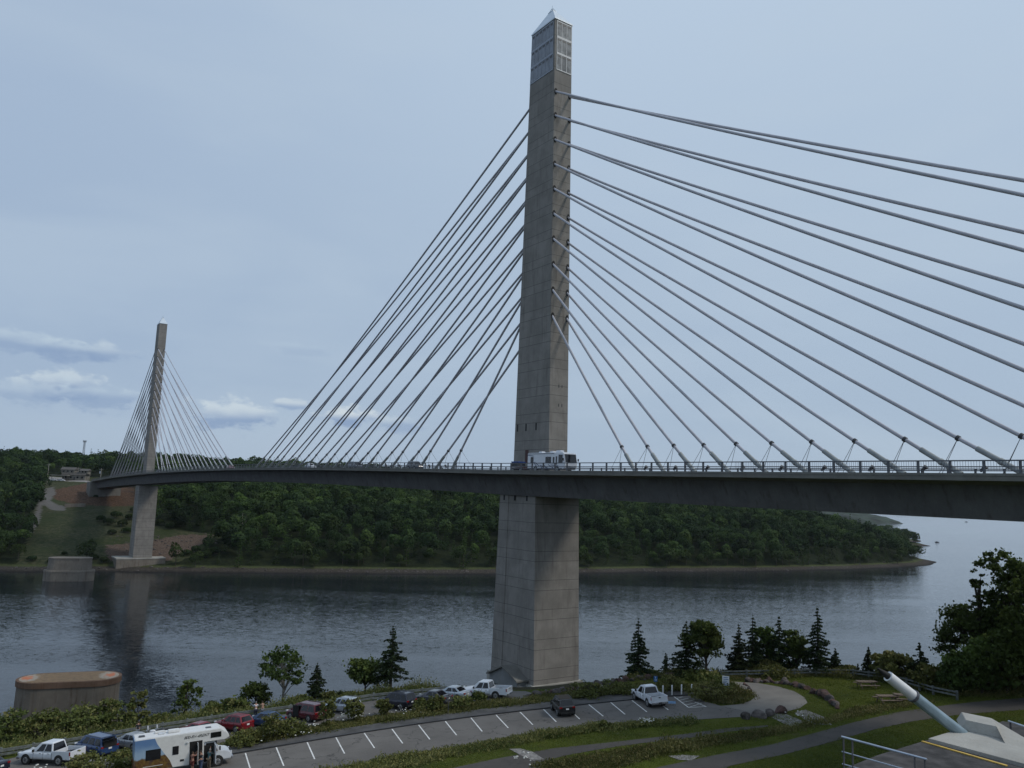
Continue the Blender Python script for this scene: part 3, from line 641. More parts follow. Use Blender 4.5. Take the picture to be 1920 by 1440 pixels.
for s in (1, -1): mb.rings([[BW(t, s * o, rail_z(t) + dz) for o, dz in ((8.2, -1.376), (1.55, -1.376))] for t in ts], closed=False, caps=False)
bpart(mb, 'carriageway', M['asphD'], deck)
# railings
for s in (1, -1):
    rl = MB()
    for dz, r in ((0, .06), (-.55, .05), (-.9, .05)):
        for t0_, t1_ in zip(ts[:-1], ts[1:]): rl.bar(BW(t0_, s * 8.5, rail_z(t0_) + dz - .03), BW(t1_, s * 8.5, rail_z(t1_) + dz - .03), r * 1.4, r * 2)
    ro = bpart(rl, 'railing', M['steelG'])
    tt = [float(x) for x in np.arange(-149.1, 505, 2.97)]
    if s == 1:
        near = [t for t in tt if t > -92][:99]; far = [t for t in tt if t not in near]
    else: near = []; far = tt
    for t in near:
        c = rail_z(t); bpart(MB().bar(BW(t, s * 8.5, c - 1.2), BW(t, s * 8.5, c), .17, .2, (AX[0], AX[1], 0)), 'post', M['steelG'], ro)
    pb = MB()
    for t in far: c = rail_z(t); pb.bar(BW(t, s * 8.5, c - 1.2), BW(t, s * 8.5, c), .17, .2, (AX[0], AX[1], 0))
    po = bpart(pb, 'post', M['steelG'], ro); po['kind'] = 'stuff'
    if s == 1:
        pk = MB()
        for t in np.arange(-100, -50, .24): c = rail_z(t); pk.bar(BW(t, 8.5, c - .9), BW(t, 8.5, c), .022, .022, (AX[0], AX[1], 0))
        k = bpart(pk, 'picket', M['steelG'], ro); k['kind'] = 'stuff'
# stay cables
def stay(t0, sgn, k, d0, d):
    lev = 9 - k // 2; side = 1 if k % 2 == 0 else -1
    zt = H + 72.739 + (31.054 - 72.739) * lev / 9; top = BW(t0 + sgn * (wl(zt) - .1), side * HIN, zt)
    ta = t0 + sgn * (d0 + k * d); bot = BW(ta, 0, rail_z(ta) - .95)
    ln = (top - bot).length; sag = 0.006 * ln
    def pt(u): p = bot.lerp(top, u); p.z -= 4 * sag * u * (1 - u); return p
    n = 10
    cb = bpart(MB().tube([pt(i / n) for i in range(n + 1)], .205, 8), 'stay_cable', M['cable'])
    rise = (top.z - bot.z) / ln
    u1 = min(.3, 2.75 / rise / ln); u2 = min(.4, 3.9 / rise / ln)
    bpart(MB().tube([pt(0), pt(u1)], .29, 10), 'anchor_sleeve', M['sleeve'], cb)
    bpart(MB().tube([pt(u1 * .45), pt(u1 * .52)], .36, 10), 'flange', M['sleeve'], cb)
    bpart(MB().tube([pt(u2 - .15 / ln), pt(u2 + .15 / ln)], .30, 10), 'clamp_ring', M['steelD'], cb)
    c = pt(u2)
    for o in (-1.5, 1.5):
        tb = (Vector(c[:2]) - Vector(T1)).dot(Vector(AX)) - sgn * (1.3 if o > 0 else 2.6)
        bpart(MB().tube([c, BW(tb, o, rail_z(tb) - 1.1)], .028, 5), 'guy_rod', M['steelG'], cb)
for t0 in (0, SP):
    for sgn, d0, d in (((1, 30.418, 7.074) if t0 == 0 else (1, 24.14, 5.937)), ((-1, 24.14, 5.937) if t0 == 0 else (-1, 30.418, 7.074))):
        for k in range(20): stay(t0, sgn, k, d0, d)
for sgn, d0, d, n in ((-1, 24.14, 5.937, 11), (1, 30.418, 7.074, 12)):
    for k in range(n):
        t = sgn * (d0 + (k + .35) * d); b = BW(t, 0, rail_z(t) - 1.15); e = b + Vector((0, 0, .75)); dd = Vector((AX[0] * sgn * .75, AX[1] * sgn * .75, .65)).normalized()
        fl = bpart(MB().tube([e - dd * .35, e + dd * .1, e + dd * .38], [.13, .2, .26], 8), 'floodlight', M['steelD'])
        bpart(MB().tube([b, e], .05, 6), 'bracket', M['steelD'], fl)
# abutment at the far end and at the near end
mb = MB(); mb.prism([tuple(BW(a, b, 0)[:2]) for a, b in ((500, 9.6), (500, -9.6), (518, -9.6), (518, 9.6))], 26, rail_z(505) - 1.9); bpart(mb, 'abutment', M['slab'], weld=True)
mb = MB(); mb.prism([tuple(BW(a, b, 0)[:2]) for a, b in ((-163, 10), (-163, -10), (-147, -10), (-147, 10))], 20, rail_z(-150) - 1.9); bpart(mb, 'abutment', M['slab'], weld=True)
# ------------------------------------------------------------------ vegetation
def rot_quads(c, s, rg, up=0.0, asp=1.0):
    """random leaf quads: centres (n,3), sizes (n,)"""
    n = len(c); a = rg.normal(size=(n, 3)); a[:, 2] *= (1 - up); a /= np.linalg.norm(a, axis=1, keepdims=True) + 1e-9
    b = rg.normal(size=(n, 3)); b -= a * (a * b).sum(1, keepdims=True); b /= np.linalg.norm(b, axis=1, keepdims=True) + 1e-9
    a = a * s[:, None] * .5; b = b * s[:, None] * .5 * asp
    return np.stack([c - a - b * .6, c + a * .2 - b, c + a + b * .5, c - a * .3 + b], 1)
def clump_crown(rg, nl, h, r, nclump, cb=0.25, leaf=0.35, sq=0.8, loose=1.0):
    """crown of many small fuzzy leaf clumps inside a lumpy envelope; returns quads, tint, limb tips"""
    Q = []; T = []; C = []; n0 = max(10, int(nclump * 2.6)); zc = h * (cb + 1) / 2; hz = h * (1 - cb) / 2
    lob = [(rg.normal(size=3), rg.uniform(.12, .32)) for _ in range(7)]; lob = [(a / np.linalg.norm(a), b) for a, b in lob]
    wts = rg.random(n0) ** 2 + .15; wts /= wts.sum()
    for i in range(n0):
        d = rg.normal(size=3); d /= np.linalg.norm(d)
        if d[2] < -.5 and rg.random() < .6: d[2] = abs(d[2])
        env = .72 + sum(b * max(0, float(a @ d)) ** 4 for a, b in lob); u = (.45 + .62 * rg.random() ** .7) * env
        c = np.array([d[0] * r * u, d[1] * r * u, zc + d[2] * hz * u]); c[2] = min(c[2], h * .985)
        cr = r * (.13 + .15 * rg.random()) * loose; n = max(6, int(nl * wts[i]))
        p = c + rg.normal(size=(n, 3)) * np.array([.62, .62, .34 * sq / .8]) * cr
        if cb < .12: p[:, 2] = np.maximum(p[:, 2], 0.05)
        Q.append(rot_quads(p, leaf * (.55 + .8 * rg.random(n)), rg, .35))
        T.append(np.clip(.18 + .42 * rg.random() ** 1.3 + .22 * max(0, d[2]) + .25 * rg.random(n), 0, 1)); C.append(c * np.array([.92, .92, 1]))  # upper clumps get a lighter tint, top shading set in the leaf colour
    return np.concatenate(Q), np.concatenate(T), C
def conifer_crown(rg, nl, h, r, cb=0.08, tiers=16, leaf=0.3, droop=.25, gaps=.15, spread=.75):
    Q = []; T = []; C = []; per = []
    for i in range(tiers):
        u = i / (tiers - 1); z = h * (cb + (1 - cb) * u); rr = r * (1 - u) ** .85 + .04 * r; nb = max(4, int(10 * (1 - u) + 4))
        for k in range(nb):
            if rg.random() < gaps: continue
            per.append((z, rr * (.5 + .68 * rg.random()), rg.random() * 2 * PI))
    tot = sum(p[1] for p in per)
    for z, rr, th in per:
        n = max(4, int(nl * rr / tot)); u = rg.random(n) ** .75; d = np.array([math.cos(th), math.sin(th)]); nr = np.array([-d[1], d[0]])
        w = spread * .22 * rr * (1 - u * .65) * rg.normal(size=n)
        p = np.zeros((n, 3)); p[:, :2] = d * (u * rr)[:, None] + nr * w[:, None]; p[:, 2] = z - droop * rr * u ** 1.3 + (u ** 3) * .12 * rr - np.abs(w) * .25 + rg.normal(size=n) * leaf * .2
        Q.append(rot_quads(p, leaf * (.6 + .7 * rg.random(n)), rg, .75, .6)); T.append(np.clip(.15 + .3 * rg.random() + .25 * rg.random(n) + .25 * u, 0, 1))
        C.append(np.array([d[0] * rr * .85, d[1] * rr * .85, z - droop * rr * .7]))
    return np.concatenate(Q), np.concatenate(T), C
def leaf_obj(name, Q, T, mat, parent=None, hue=None, label=None):
    n = len(Q); me = quads_mesh(name, Q.reshape(-1, 3), np.arange(4 * n).reshape(n, 4), mat, False, {'tint': T, 'hue': np.full(n, 0.3) if hue is None else (np.full(n, hue) if np.isscalar(hue) else hue)})
    return link(name, me, parent, label)
def tree(kind, base, h, r, label, cat, seed, nl=3500, name=None, cb=None, leaf=None, group=None, hue=.3, lean=0.0, ncl=None, bark='bark', gaps=.15, tiers=None, loose=1.0):
    nl = int(nl * (1.7 if kind == 'c' else 1.35)); rg = np.random.default_rng(seed)
    name = name or ('spruce_tree' if kind == 'c' else 'broadleaf_tree' if kind == 'b' else 'bush')
    e = empty(name, base); tag(e, label, cat, group)
    if kind == 'c':
        cb = .08 if cb is None else cb; Q, T, C = conifer_crown(rg, nl, h, r, cb, tiers or int(10 + h * 1.25), leaf or .27, gaps=gaps + .06, droop=.34)
    else:
        cb = (.28 if kind == 'b' else .02) if cb is None else cb; Q, T, C = clump_crown(rg, nl, h, r, ncl or (34 if kind == 'b' else 18), cb, leaf or .34, loose=loose)
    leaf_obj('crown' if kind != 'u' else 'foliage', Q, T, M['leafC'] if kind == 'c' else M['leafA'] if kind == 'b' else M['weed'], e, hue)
    tk = MB(); hh = h * (.97 if kind == 'c' else .78 if kind == 'b' else .4); rad = .02 * h + .05
    pts = [(lean * math.sin(z * 1.5) * h * .05, lean * (z * z) * h * .05, -1.0 + (hh + 1.0) * z) for z in np.linspace(0, 1, 7)]
    tk.tube(pts, [rad * (1.25 - 1.1 * z) for z in np.linspace(0, 1, 7)], 8)
    for c in C[::3]:
        z0 = max(.15 * h, min(hh * .95, c[2] - (.02 if kind == 'c' else .25) * h)) if kind == 'b' else max(.02, c[2] + (.25 * np.hypot(c[0], c[1]) if kind == 'c' else -.1 * h))
        tk.tube([(0, 0, z0), (c[0] * .5, c[1] * .5, (z0 + c[2]) / 2 + .03 * h * (kind == 'b')), tuple(c)], [rad * .38, rad * .25, rad * .08], 5, cap=False)
    tk.build('trunk' if kind != 'u' else 'stem', M[bark], e)
    return e
def place_tree(kind, px, by, ty, wpx, label, cat, seed, off=0.0, **k):
    b = at(px, by)
    if off: b = Vector((b.x * (1 + off / b.y), b.y + off, 0))
    z = float(z_near(b.x, b.y)); h = top_z(px, ty, b.y) - z; r = wpx / 2 * b.y / CF * (1.2 if kind == 'c' else 1.03)
    return tree(kind, (b.x, b.y, z), h, r, label, cat, seed, **k)
# single trees along the near bank (photo x, foot y, top y, width)
place_tree('b', 530, 1315, 1210, 84, 'tall sparse broadleaf tree with a pale forked trunk behind the timber guard rail', 'tree', 101, nl=1900, leaf=.30, off=3, cb=.3, ncl=34, bark='barkP', loose=.7)
place_tree('b', 478, 1322, 1276, 54, 'small round tree leaning left of the sparse forked tree', 'tree', 102, nl=1800, leaf=.28, off=3, cb=.15)
place_tree('c', 591, 1315, 1244, 42, 'small dense spruce with a bare foot between two broadleaf trees', 'tree', 103, nl=2200, off=3, cb=.22, leaf=.26)
place_tree('b', 684, 1302, 1238, 76, 'flat-topped green tree touching the tall bare-trunked pine', 'tree', 104, nl=2800, leaf=.30, off=3, cb=.30, hue=.45)
place_tree('c', 731, 1303, 1174, 64, 'tall pine with a long bare trunk and open tiers of branches', 'tree', 105, nl=3400, off=3, cb=.24, gaps=.3, leaf=.27, name='pine_tree')
place_tree('u', 613, 1315, 1298, 26, 'little dark bush left of the flat-topped tree', 'bush', 106, nl=700, off=2)
place_tree('c', 637, 1313, 1296, 18, 'tiny young spruce beside the flat-topped tree', 'tree', 107, nl=600, off=2, leaf=.22)
place_tree('c', 1196, 1272, 1160, 50, 'tall narrow ragged spruce standing alone right of the pier', 'tree', 108, nl=4200, off=2, cb=.04, gaps=.12)
place_tree('c', 1248, 1270, 1225, 20, 'slim pale young larch between the lone spruce and the tree pair', 'tree', 109, nl=1100, off=2, leaf=.22, hue=.7)
place_tree('c', 1287, 1270, 1166, 56, 'dark spruce fused with the round oak beside it', 'tree', 110, nl=3600, off=2)
place_tree('b', 1324, 1272, 1158, 74, 'round oak with a ragged right side growing against a spruce', 'tree', 111, nl=4200, off=1, cb=.2, hue=.2)
place_tree('c', 1386, 1272, 1172, 50, 'leftmost dark spruce of the thick clump by the fence', 'tree', 112, nl=3400, off=3)
place_tree('c', 1412, 1272, 1154, 56, 'tall olive spruce second from the left in the clump by the fence', 'tree', 113, nl=3800, off=4, hue=.5)
place_tree('b', 1438, 1272, 1166, 46, 'rounded tree in the middle of the clump by the fence', 'tree', 114, nl=2600, off=5, cb=.12, hue=.3)
place_tree('c', 1462, 1271, 1159, 50, 'pointed spruce right of the rounded tree in the clump', 'tree', 115, nl=3300, off=3)
place_tree('b', 1493, 1271, 1186, 50, 'soft grey-green tree filling the right side of the clump', 'tree', 116, nl=2800, off=4, cb=.08)
place_tree('c', 1535, 1270, 1142, 56, 'tallest dark spruce at the right end of the clump', 'tree', 117, nl=4600, off=2)
place_tree('c', 1567, 1270, 1217, 32, 'short spruce tucked beside the tallest dark spruce', 'tree', 118, nl=1500, off=2)
place_tree('c', 1609, 1272, 1246, 14, 'tiny conifer left of the small pointed spruce', 'tree', 119, nl=500, off=2, leaf=.2)
place_tree('c', 1630, 1276, 1215, 28, 'small pointed spruce standing alone behind the picnic table', 'tree', 120, nl=1700, off=2, leaf=.25)
place_tree('u', 1655, 1282, 1222, 46, 'pale bushy shrub right of the small pointed spruce', 'bush', 121, nl=1700, off=3, hue=.5)
place_tree('u', 1690, 1288, 1222, 60, 'bright green bush above the tip of the angled pipe', 'bush', 122, nl=2400, off=3, hue=.7)
place_tree('c', 1727, 1294, 1207, 50, 'broad dusty green spruce left of the big maple', 'tree', 123, nl=3200, off=3, hue=.45)
place_tree('u', 1745, 1302, 1245, 60, 'dark bush below the broad dusty spruce', 'bush', 124, nl=2200, off=2)
place_tree('b', 1826, 1300, 1132, 116, 'dark spreading maple with a long branch reaching left over the water', 'tree', 125, nl=6500, off=6, cb=.10, ncl=46, hue=.3, leaf=.30)
place_tree('b', 1880, 1300, 1110, 84, 'dense dark tree between the maple and the tall tree at the picture edge', 'tree', 126, nl=5200, off=5, cb=.04, ncl=40, hue=.3, leaf=.30)
place_tree('b', 1912, 1300, 1022, 88, 'tall broadleaf tree rising above the others at the right edge', 'tree', 127, nl=5200, off=4, cb=.15, ncl=44, leaf=.32, hue=.35, loose=.8)
place_tree('b', 1843, 1302, 1052, 30, 'slender sapling sticking up left of the tall edge tree', 'tree', 128, nl=900, off=5, cb=.4, ncl=16, hue=.3, leaf=.26, loose=.8)
place_tree('b', 1960, 1300, 1060, 120, 'yellow-green tree cut off by the right edge', 'tree', 129, nl=5000, off=-2, cb=.05, ncl=36, hue=.7)
place_tree('b', 345, 1352, 1270, 54, 'thin feathery young tree above the water right of the round stone pier', 'tree', 130, nl=1300, off=6, cb=.2, ncl=18, leaf=.26, hue=.5, loose=.8)
place_tree('u', 255, 1365, 1285, 36, 'wispy tall shrub beside the round stone pier', 'bush', 131, nl=900, off=10, hue=.5)
for i, (px, by, ty, w, lab) in enumerate(((1800, 1306, 1225, 64, 'leafy undergrowth left of the trunk of the spreading maple'), (1842, 1308, 1200, 76, 'dense leafy undergrowth under the spreading maple'), (1890, 1308, 1180, 80, 'thick leafy growth under the tall edge tree'), (1928, 1310, 1150, 80, 'yellowish leafy growth at the right picture edge'))):
    place_tree('b', px, by, ty, w, lab, 'bush', 160 + i, nl=3600, off=1, cb=.0, ncl=30, name='bush', hue=.3 + .15 * i)
for i, (x, y, h, r, lab) in enumerate(((66, 90, 13, 6.0, 'round tree just outside the right edge of the view'), (73, 99, 15, 6.5, 'tall tree on the bank beyond the right edge of the view'), (82, 94, 12, 5.5, 'bushy tree further right along the bank edge'))):
    tree('b', (x, y, float(z_near(x, y))), h, r, lab, 'tree', 180 + i, nl=4500, cb=.05, ncl=36, hue=.3)
# bushes on the bank below the guard rail, left
for i, (px, by, ty, w, lab) in enumerate(((12, 1385, 1318, 90, 'dark bush at the left edge below the guard rail'), (75, 1380, 1326, 100, 'wide low bush in front of the round stone pier'), (150, 1372, 1322, 90, 'middle green bush in front of the round stone pier'),
        (215, 1365, 1316, 80, 'rounded bush below the right end of the round stone pier'), (290, 1362, 1342, 60, 'low bush between the stone pier and the guard rail'), (400, 1345, 1322, 56, 'small bush on the bank behind the red crossover'), (440, 1340, 1308, 50, 'grey-green bush left of the two people at the rail'),
        (560, 1328, 1306, 40, 'low dark bush under the small dense spruce'), (650, 1315, 1304, 46, 'flat dark bush on the bank under the flat-topped tree'), (1215, 1275, 1262, 50, 'low bush at the foot of the lone ragged spruce'),
        (1330, 1285, 1264, 70, 'bush filling the bank below the round oak'), (1450, 1275, 1245, 90, 'light green bush in front of the spruce clump'), (1585, 1276, 1250, 40, 'yellow-green bush by the fence right of the tallest spruce'), (1780, 1310, 1270, 70, 'dark undergrowth below the spreading maple'), (1870, 1315, 1240, 90, 'deep green thicket at the foot of the tall edge trees'), (35, 1372, 1335, 80, 'brownish shrub between the two leftmost bank bushes'))):
    place_tree('u', px, by, ty, w, lab, 'bush', 200 + i, nl=2000, off=3.5, hue=.25 + .1 * (i % 3), leaf=.30)
# bushes in the planted strip between the two car parks
for i, (px, by, ty, w, lab) in enumerate(((512, 1388, 1340, 52, 'tall green bush hiding the rear of the slate blue sedan'), (545, 1380, 1352, 60, 'broad leafy bush below the dark red minivan'), (612, 1362, 1312, 30, 'upright yellow-green bush in front of the pale hatchback'), (663, 1352, 1308, 36, 'dark round bush right of the pale hatchback'),
        (718, 1342, 1310, 32, 'green bush beside the front of the black boxy car'), (790, 1336, 1308, 34, 'bush in front of the half hidden dark car'), (818, 1334, 1302, 34, 'darker bush touching the pale silver sedan'), (865, 1328, 1306, 40, 'low green bush behind the pale silver sedan'), (897, 1316, 1297, 28, 'small bush beside the wheel of the pickup at the pier'),
        (330, 1410, 1384, 60, 'leafy bush beyond the roof of the motorhome'), (450, 1398, 1374, 70, 'leafy bush behind the motorhome cab'), (480, 1392, 1366, 50, 'round bush between the motorhome and the blue sedan'), (1100, 1306, 1282, 70, 'dense low bush on the slope right of the black hatchback'), (1165, 1300, 1280, 60, 'bush left of the blue parking sign'),
        (1262, 1296, 1268, 60, 'bush behind the four white posts'), (1325, 1312, 1280, 80, 'dark spreading juniper on the round island'), (1352, 1300, 1276, 50, 'bush behind the white notice board'), (1132, 1366, 1353, 26, 'yellowish bush on the lower verge of the upper car park'), (230, 1442, 1410, 60, 'weedy bush beside the motorhome rear'), (160, 1452, 1418, 80, 'bush below the blue minivan'))):
    place_tree('u', px, by, ty, w, lab, 'bush', 240 + i, nl=1100, hue=.3 + .12 * (i % 4), leaf=.20)
# weeds: uncountable strips of tall growth
def weeds(name, poly, n, hgt, seed, hue, ls=.26, mat='weed'):
    hgt *= .8; n = int(n * 1.25)
    rg = np.random.default_rng(seed); pts = np.array([at(*q)[:2] for q in poly]); lo = pts.min(0); hi = pts.max(0); P = []
    while len(P) < n:
        c = lo + (hi - lo) * rg.random((n * 2, 2)); c = c[inside(c[:, 0], c[:, 1], [tuple(q) for q in pts])]; P.extend(c.tolist())
    P = np.array(P[:n]); d = np.clip(vnoise(P[:, 0], P[:, 1], 2.2, seed) * .5 + .5 + .25 * vnoise(P[:, 0], P[:, 1], .9, seed + 4), 0, 1); hh = hgt * (.12 + 1.5 * d ** 2.2) * (.5 + .8 * rg.random(n))
    P = P + rg.normal(size=P.shape) * .35; zz = z_near(P[:, 0], P[:, 1]); m = 6; C = []; T = []; Hu = []
    for j in range(m):
        C.append(np.stack([P[:, 0] + rg.normal(size=n) * .16, P[:, 1] + rg.normal(size=n) * .16, zz + hh * (j + .5) / m], 1)); T.append(np.clip(.2 + .1 * j + .35 * rg.random(n), 0, 1)); Hu.append(np.clip(hue + .55 * vnoise(P[:, 0], P[:, 1], 3.0, seed + 1) + .12 * rg.normal(size=n), 0, 1))
    C = np.concatenate(C); Q = rot_quads(C, ls * (.5 + .9 * rg.random(len(C))), rg, -1.2, .32)
    o = leaf_obj(name, Q, np.concatenate(T), M[mat], None, np.concatenate(Hu)); tag(o, kind='stuff'); return o
STRIP = [(100, 1470), (200, 1446), (300, 1432), (380, 1408), (440, 1391), (520, 1376), (640, 1354), (800, 1330), (900, 1318), (985, 1312), (1010, 1303), (1100, 1297), (1184, 1290), (1255, 1286), (1300, 1284), (1330, 1284), (1350, 1300), (1300, 1297), (1255, 1298), (1184, 1301), (1100, 1310), (975, 1324), (882, 1335), (785, 1348), (683, 1363), (575, 1380), (437, 1403), (330, 1424), (200, 1480)]
tag(weeds('weeds', STRIP, 9000, .65, 11, .45), 'tall weeds in the strip between the lower and upper car parks', 'weeds')
tag(weeds('weeds', [(560, 1462), (640, 1441), (720, 1423), (800, 1410), (900, 1394), (1000, 1376), (1100, 1363), (1200, 1354), (1300, 1351), (1300, 1359), (1200, 1364), (1100, 1374), (1000, 1390), (930, 1404), (860, 1416), (760, 1440), (660, 1470)], 4200, .55, 12, .4), 'tall weeds along the lower edge of the upper car park', 'weeds')
tag(weeds('weeds', [(1040, 1452), (1000, 1436), (1140, 1412), (1240, 1398), (1340, 1384), (1440, 1370), (1540, 1352), (1600, 1332), (1700, 1318), (1760, 1312), (1690, 1326), (1600, 1343), (1500, 1368), (1400, 1388), (1300, 1406), (1220, 1420), (1120, 1452)], 4200, .6, 13, .35), 'rough weeds between the narrow path and the wide path', 'weeds')
tag(weeds('weeds', [(1302, 1300), (1330, 1284), (1372, 1284), (1390, 1291), (1405, 1299), (1414, 1307), (1406, 1313), (1386, 1320), (1352, 1322), (1322, 1315)], 1500, .5, 14, .3), 'rough plants covering the round island', 'weeds')
tag(weeds('weeds', [(-60, 1430), (-60, 1330), (100, 1330), (280, 1345), (460, 1320), (590, 1300), (740, 1290), (860, 1285), (900, 1290), (830, 1296), (700, 1309), (600, 1324), (480, 1343), (356, 1362), (230, 1382), (120, 1400), (0, 1420)], 12000, 1.2, 15, .25), 'wild growth on the bank outside the guard rail', 'weeds')
tag(weeds('weeds', [(1180, 1268), (1400, 1262), (1540, 1262), (1660, 1268), (1800, 1296), (1960, 1296), (1960, 1306), (1800, 1306), (1660, 1280), (1530, 1268), (1440, 1274), (1390, 1275), (1260, 1270), (1180, 1276)], 6000, 1.0, 16, .3), 'wild growth along the edge behind the fence', 'weeds')
LAWN = [(1330, 1262), (1540, 1262), (1660, 1275), (1760, 1300), (1960, 1296), (1960, 1306), (1778, 1321), (1600, 1354), (1445, 1396), (1337, 1416), (1230, 1439), (1150, 1460), (1020, 1426), (1125, 1406), (1280, 1387), (1360, 1372), (1280, 1376), (1100, 1396), (990, 1411), (860, 1436), (760, 1460), (860, 1416), (1000, 1390), (1200, 1364), (1400, 1348), (1500, 1330), (1518, 1318), (1500, 1300), (1440, 1282)]
o = weeds('grass', LAWN, 13000, .09, 31, .5, .11, 'grass'); tag(o, 'short mown grass on the lawns around the paths', 'grass')
o = weeds('grass', [(1370, 1437), (1470, 1416), (1572, 1389), (1709, 1354), (1801, 1341), (1960, 1327), (1960, 1360), (1800, 1400), (1600, 1480), (1300, 1480)], 10000, .08, 32, .5, .10, 'grass'); tag(o, 'short mown grass below the wide path', 'grass')
# white flower heads
fl = MB(); rg = np.random.default_rng(5)
for (cx, cy, sx, sy, n) in ((655, 1351, 22, 4, 60), (590, 1368, 12, 3, 14), (545, 1383, 30, 5, 16), (70, 1449, 30, 3, 10), (170, 1432, 25, 4, 16), (1215, 1361, 10, 1.2, 26), (760, 1340, 20, 4, 16), (1150, 1296, 30, 4, 18), (980, 1432, 20, 8, 14), (1490, 1348, 20, 5, 8), (480, 1390, 20, 5, 10)):
    for i in range(n):
        p = at(cx + rg.normal() * sx * .6, cy + rg.normal() * sy * .6); z = float(z_near(p.x, p.y)) + .35 + .4 * rg.random(); fl.ball((p.x, p.y, z), .07 + .05 * rg.random(), 5, 3, (1, 1, .5))
tag(fl.build('white_flowers', M['petal']), 'white flower heads scattered through the weeds', 'flowers', kind='stuff')

# ---- far forest
def far_hit(px, py):
    dx, _, dz = ray(px, py); Y = np.arange(380, 1200, 1.0); Z = H + dz * Y; g = z_far(dx * Y, Y); k = np.argmax(g > Z); y = float(Y[k]) if g[k] > Z[k] else 620.0
    return Vector((dx * y, y, float(z_far(dx * y, y))))
HOUSE_Y = far_hit(142, 900).y
rg = np.random.default_rng(99)
def dome_crown(g, n, h, r):
    lob = [(g.normal(size=3), g.uniform(.15, .4)) for _ in range(9)]; lob = [(a / np.linalg.norm(a), b) for a, b in lob]
    d = g.normal(size=(n, 3)); d /= np.linalg.norm(d, axis=1, keepdims=True); d[:, 2] = np.where(d[:, 2] < -.55, -d[:, 2], d[:, 2])
    env = .66 + sum(b * np.maximum(0, d @ a) ** 6 for a, b in lob); zc = h * .60; hz = h * .40
    p = d * env[:, None] * np.array([r, r, hz]) * (.88 + .16 * g.random((n, 1))); p[:, 2] += zc
    nn = d + .55 * g.normal(size=(n, 3)); nn[:, 2] += .35; nn /= np.linalg.norm(nn, axis=1, keepdims=True); a = g.normal(size=(n, 3)); a -= nn * (a * nn).sum(1, keepdims=True); a /= np.linalg.norm(a, axis=1, keepdims=True); b = np.cross(nn, a)
    s = (.75 * (.6 + .8 * g.random(n)))[:, None]; a *= s * .62; b *= s * .62
    Q = np.stack([p - a - b * .6, p + a * .2 - b, p + a + b * .5, p - a * .3 + b], 1); T = np.clip(.22 + .30 * np.clip(d[:, 2], -.6, 1) + .25 * (env - .7) + .22 * g.random(n), 0, 1)  # crown shading put into the tint: lighter on top, darker below
    return Q, T
def proto(kind, seed, h, r, n):
    g = np.random.default_rng(seed)
    if kind == 'c': Q, T, C = conifer_crown(g, n, h, r, .12, 11, .75, spread=1.1)
    else: Q, T = dome_crown(g, n, h, r)
    return Q.astype(np.float32), T.astype(np.float32)
PR = [proto('b', 300 + i, 12.5 + (i % 3), 4.9 + .6 * (i % 2), 430) for i in range(6)] + [proto('c', 320 + i, 14, 2.8, 240) for i in range(3)]
def scatter():
    pts = []
    for (x0, x1, y0, y1, sp) in ((-520, 560, 380, 1050, 7.6),):
        gx, gy = np.meshgrid(np.arange(x0, x1, sp), np.arange(y0, y1, sp)); X = gx + rg.uniform(-.5, .5, gx.shape) * sp * .95; Y = gy + rg.uniform(-.5, .5, gx.shape) * sp * .95
        X = X.ravel(); Y = Y.ravel(); ins = inside(X, Y, SHORE); d = seg_dist(X, Y, SHORE, False); Z = z_far(X, Y)
        u, v = proj(X, Y, Z); fx = (u > -140) & (u < 2000)
        clear = inside(u, v, CLEAR) | (inside(u, v, [(78, 870), (180, 870), (180, 896), (78, 896)]) & (Y > 560) & (Y < HOUSE_Y + 14))
        bdist = (X - T1[0]) * NX[0] + (Y - T1[1]) * NX[1]; along = (X - T1[0]) * AX[0] + (Y - T1[1]) * AX[1]
        br = (np.abs(bdist) < 13) & (along < 540)
        k = ins & (d > 9.5 + 3 * rg.random(len(X))) & fx & ~clear & ~br & (Z < 75)
        thin = (d > 230) & (rg.random(len(X)) < .35); k &= ~thin
        pts.append(np.stack([X, Y, Z, d], 1)[k])
    return np.concatenate(pts)
FT = scatter(); print('forest trees', len(FT))
kn = vnoise(FT[:, 0], FT[:, 1], 45, 71) + .5 * rg.normal(size=len(FT)) + .35 * (FT[:, 3] < 60)
kind = np.where(kn > .55, 6 + rg.integers(0, 3, len(FT)), rg.integers(0, 6, len(FT)))
vis_order = np.argsort(FT[:, 3]); indiv = set(vis_order[:140].tolist())
PQ, PT, PH = [], [], []
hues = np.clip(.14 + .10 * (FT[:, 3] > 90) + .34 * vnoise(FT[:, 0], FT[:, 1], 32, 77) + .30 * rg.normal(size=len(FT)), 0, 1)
protos = {}
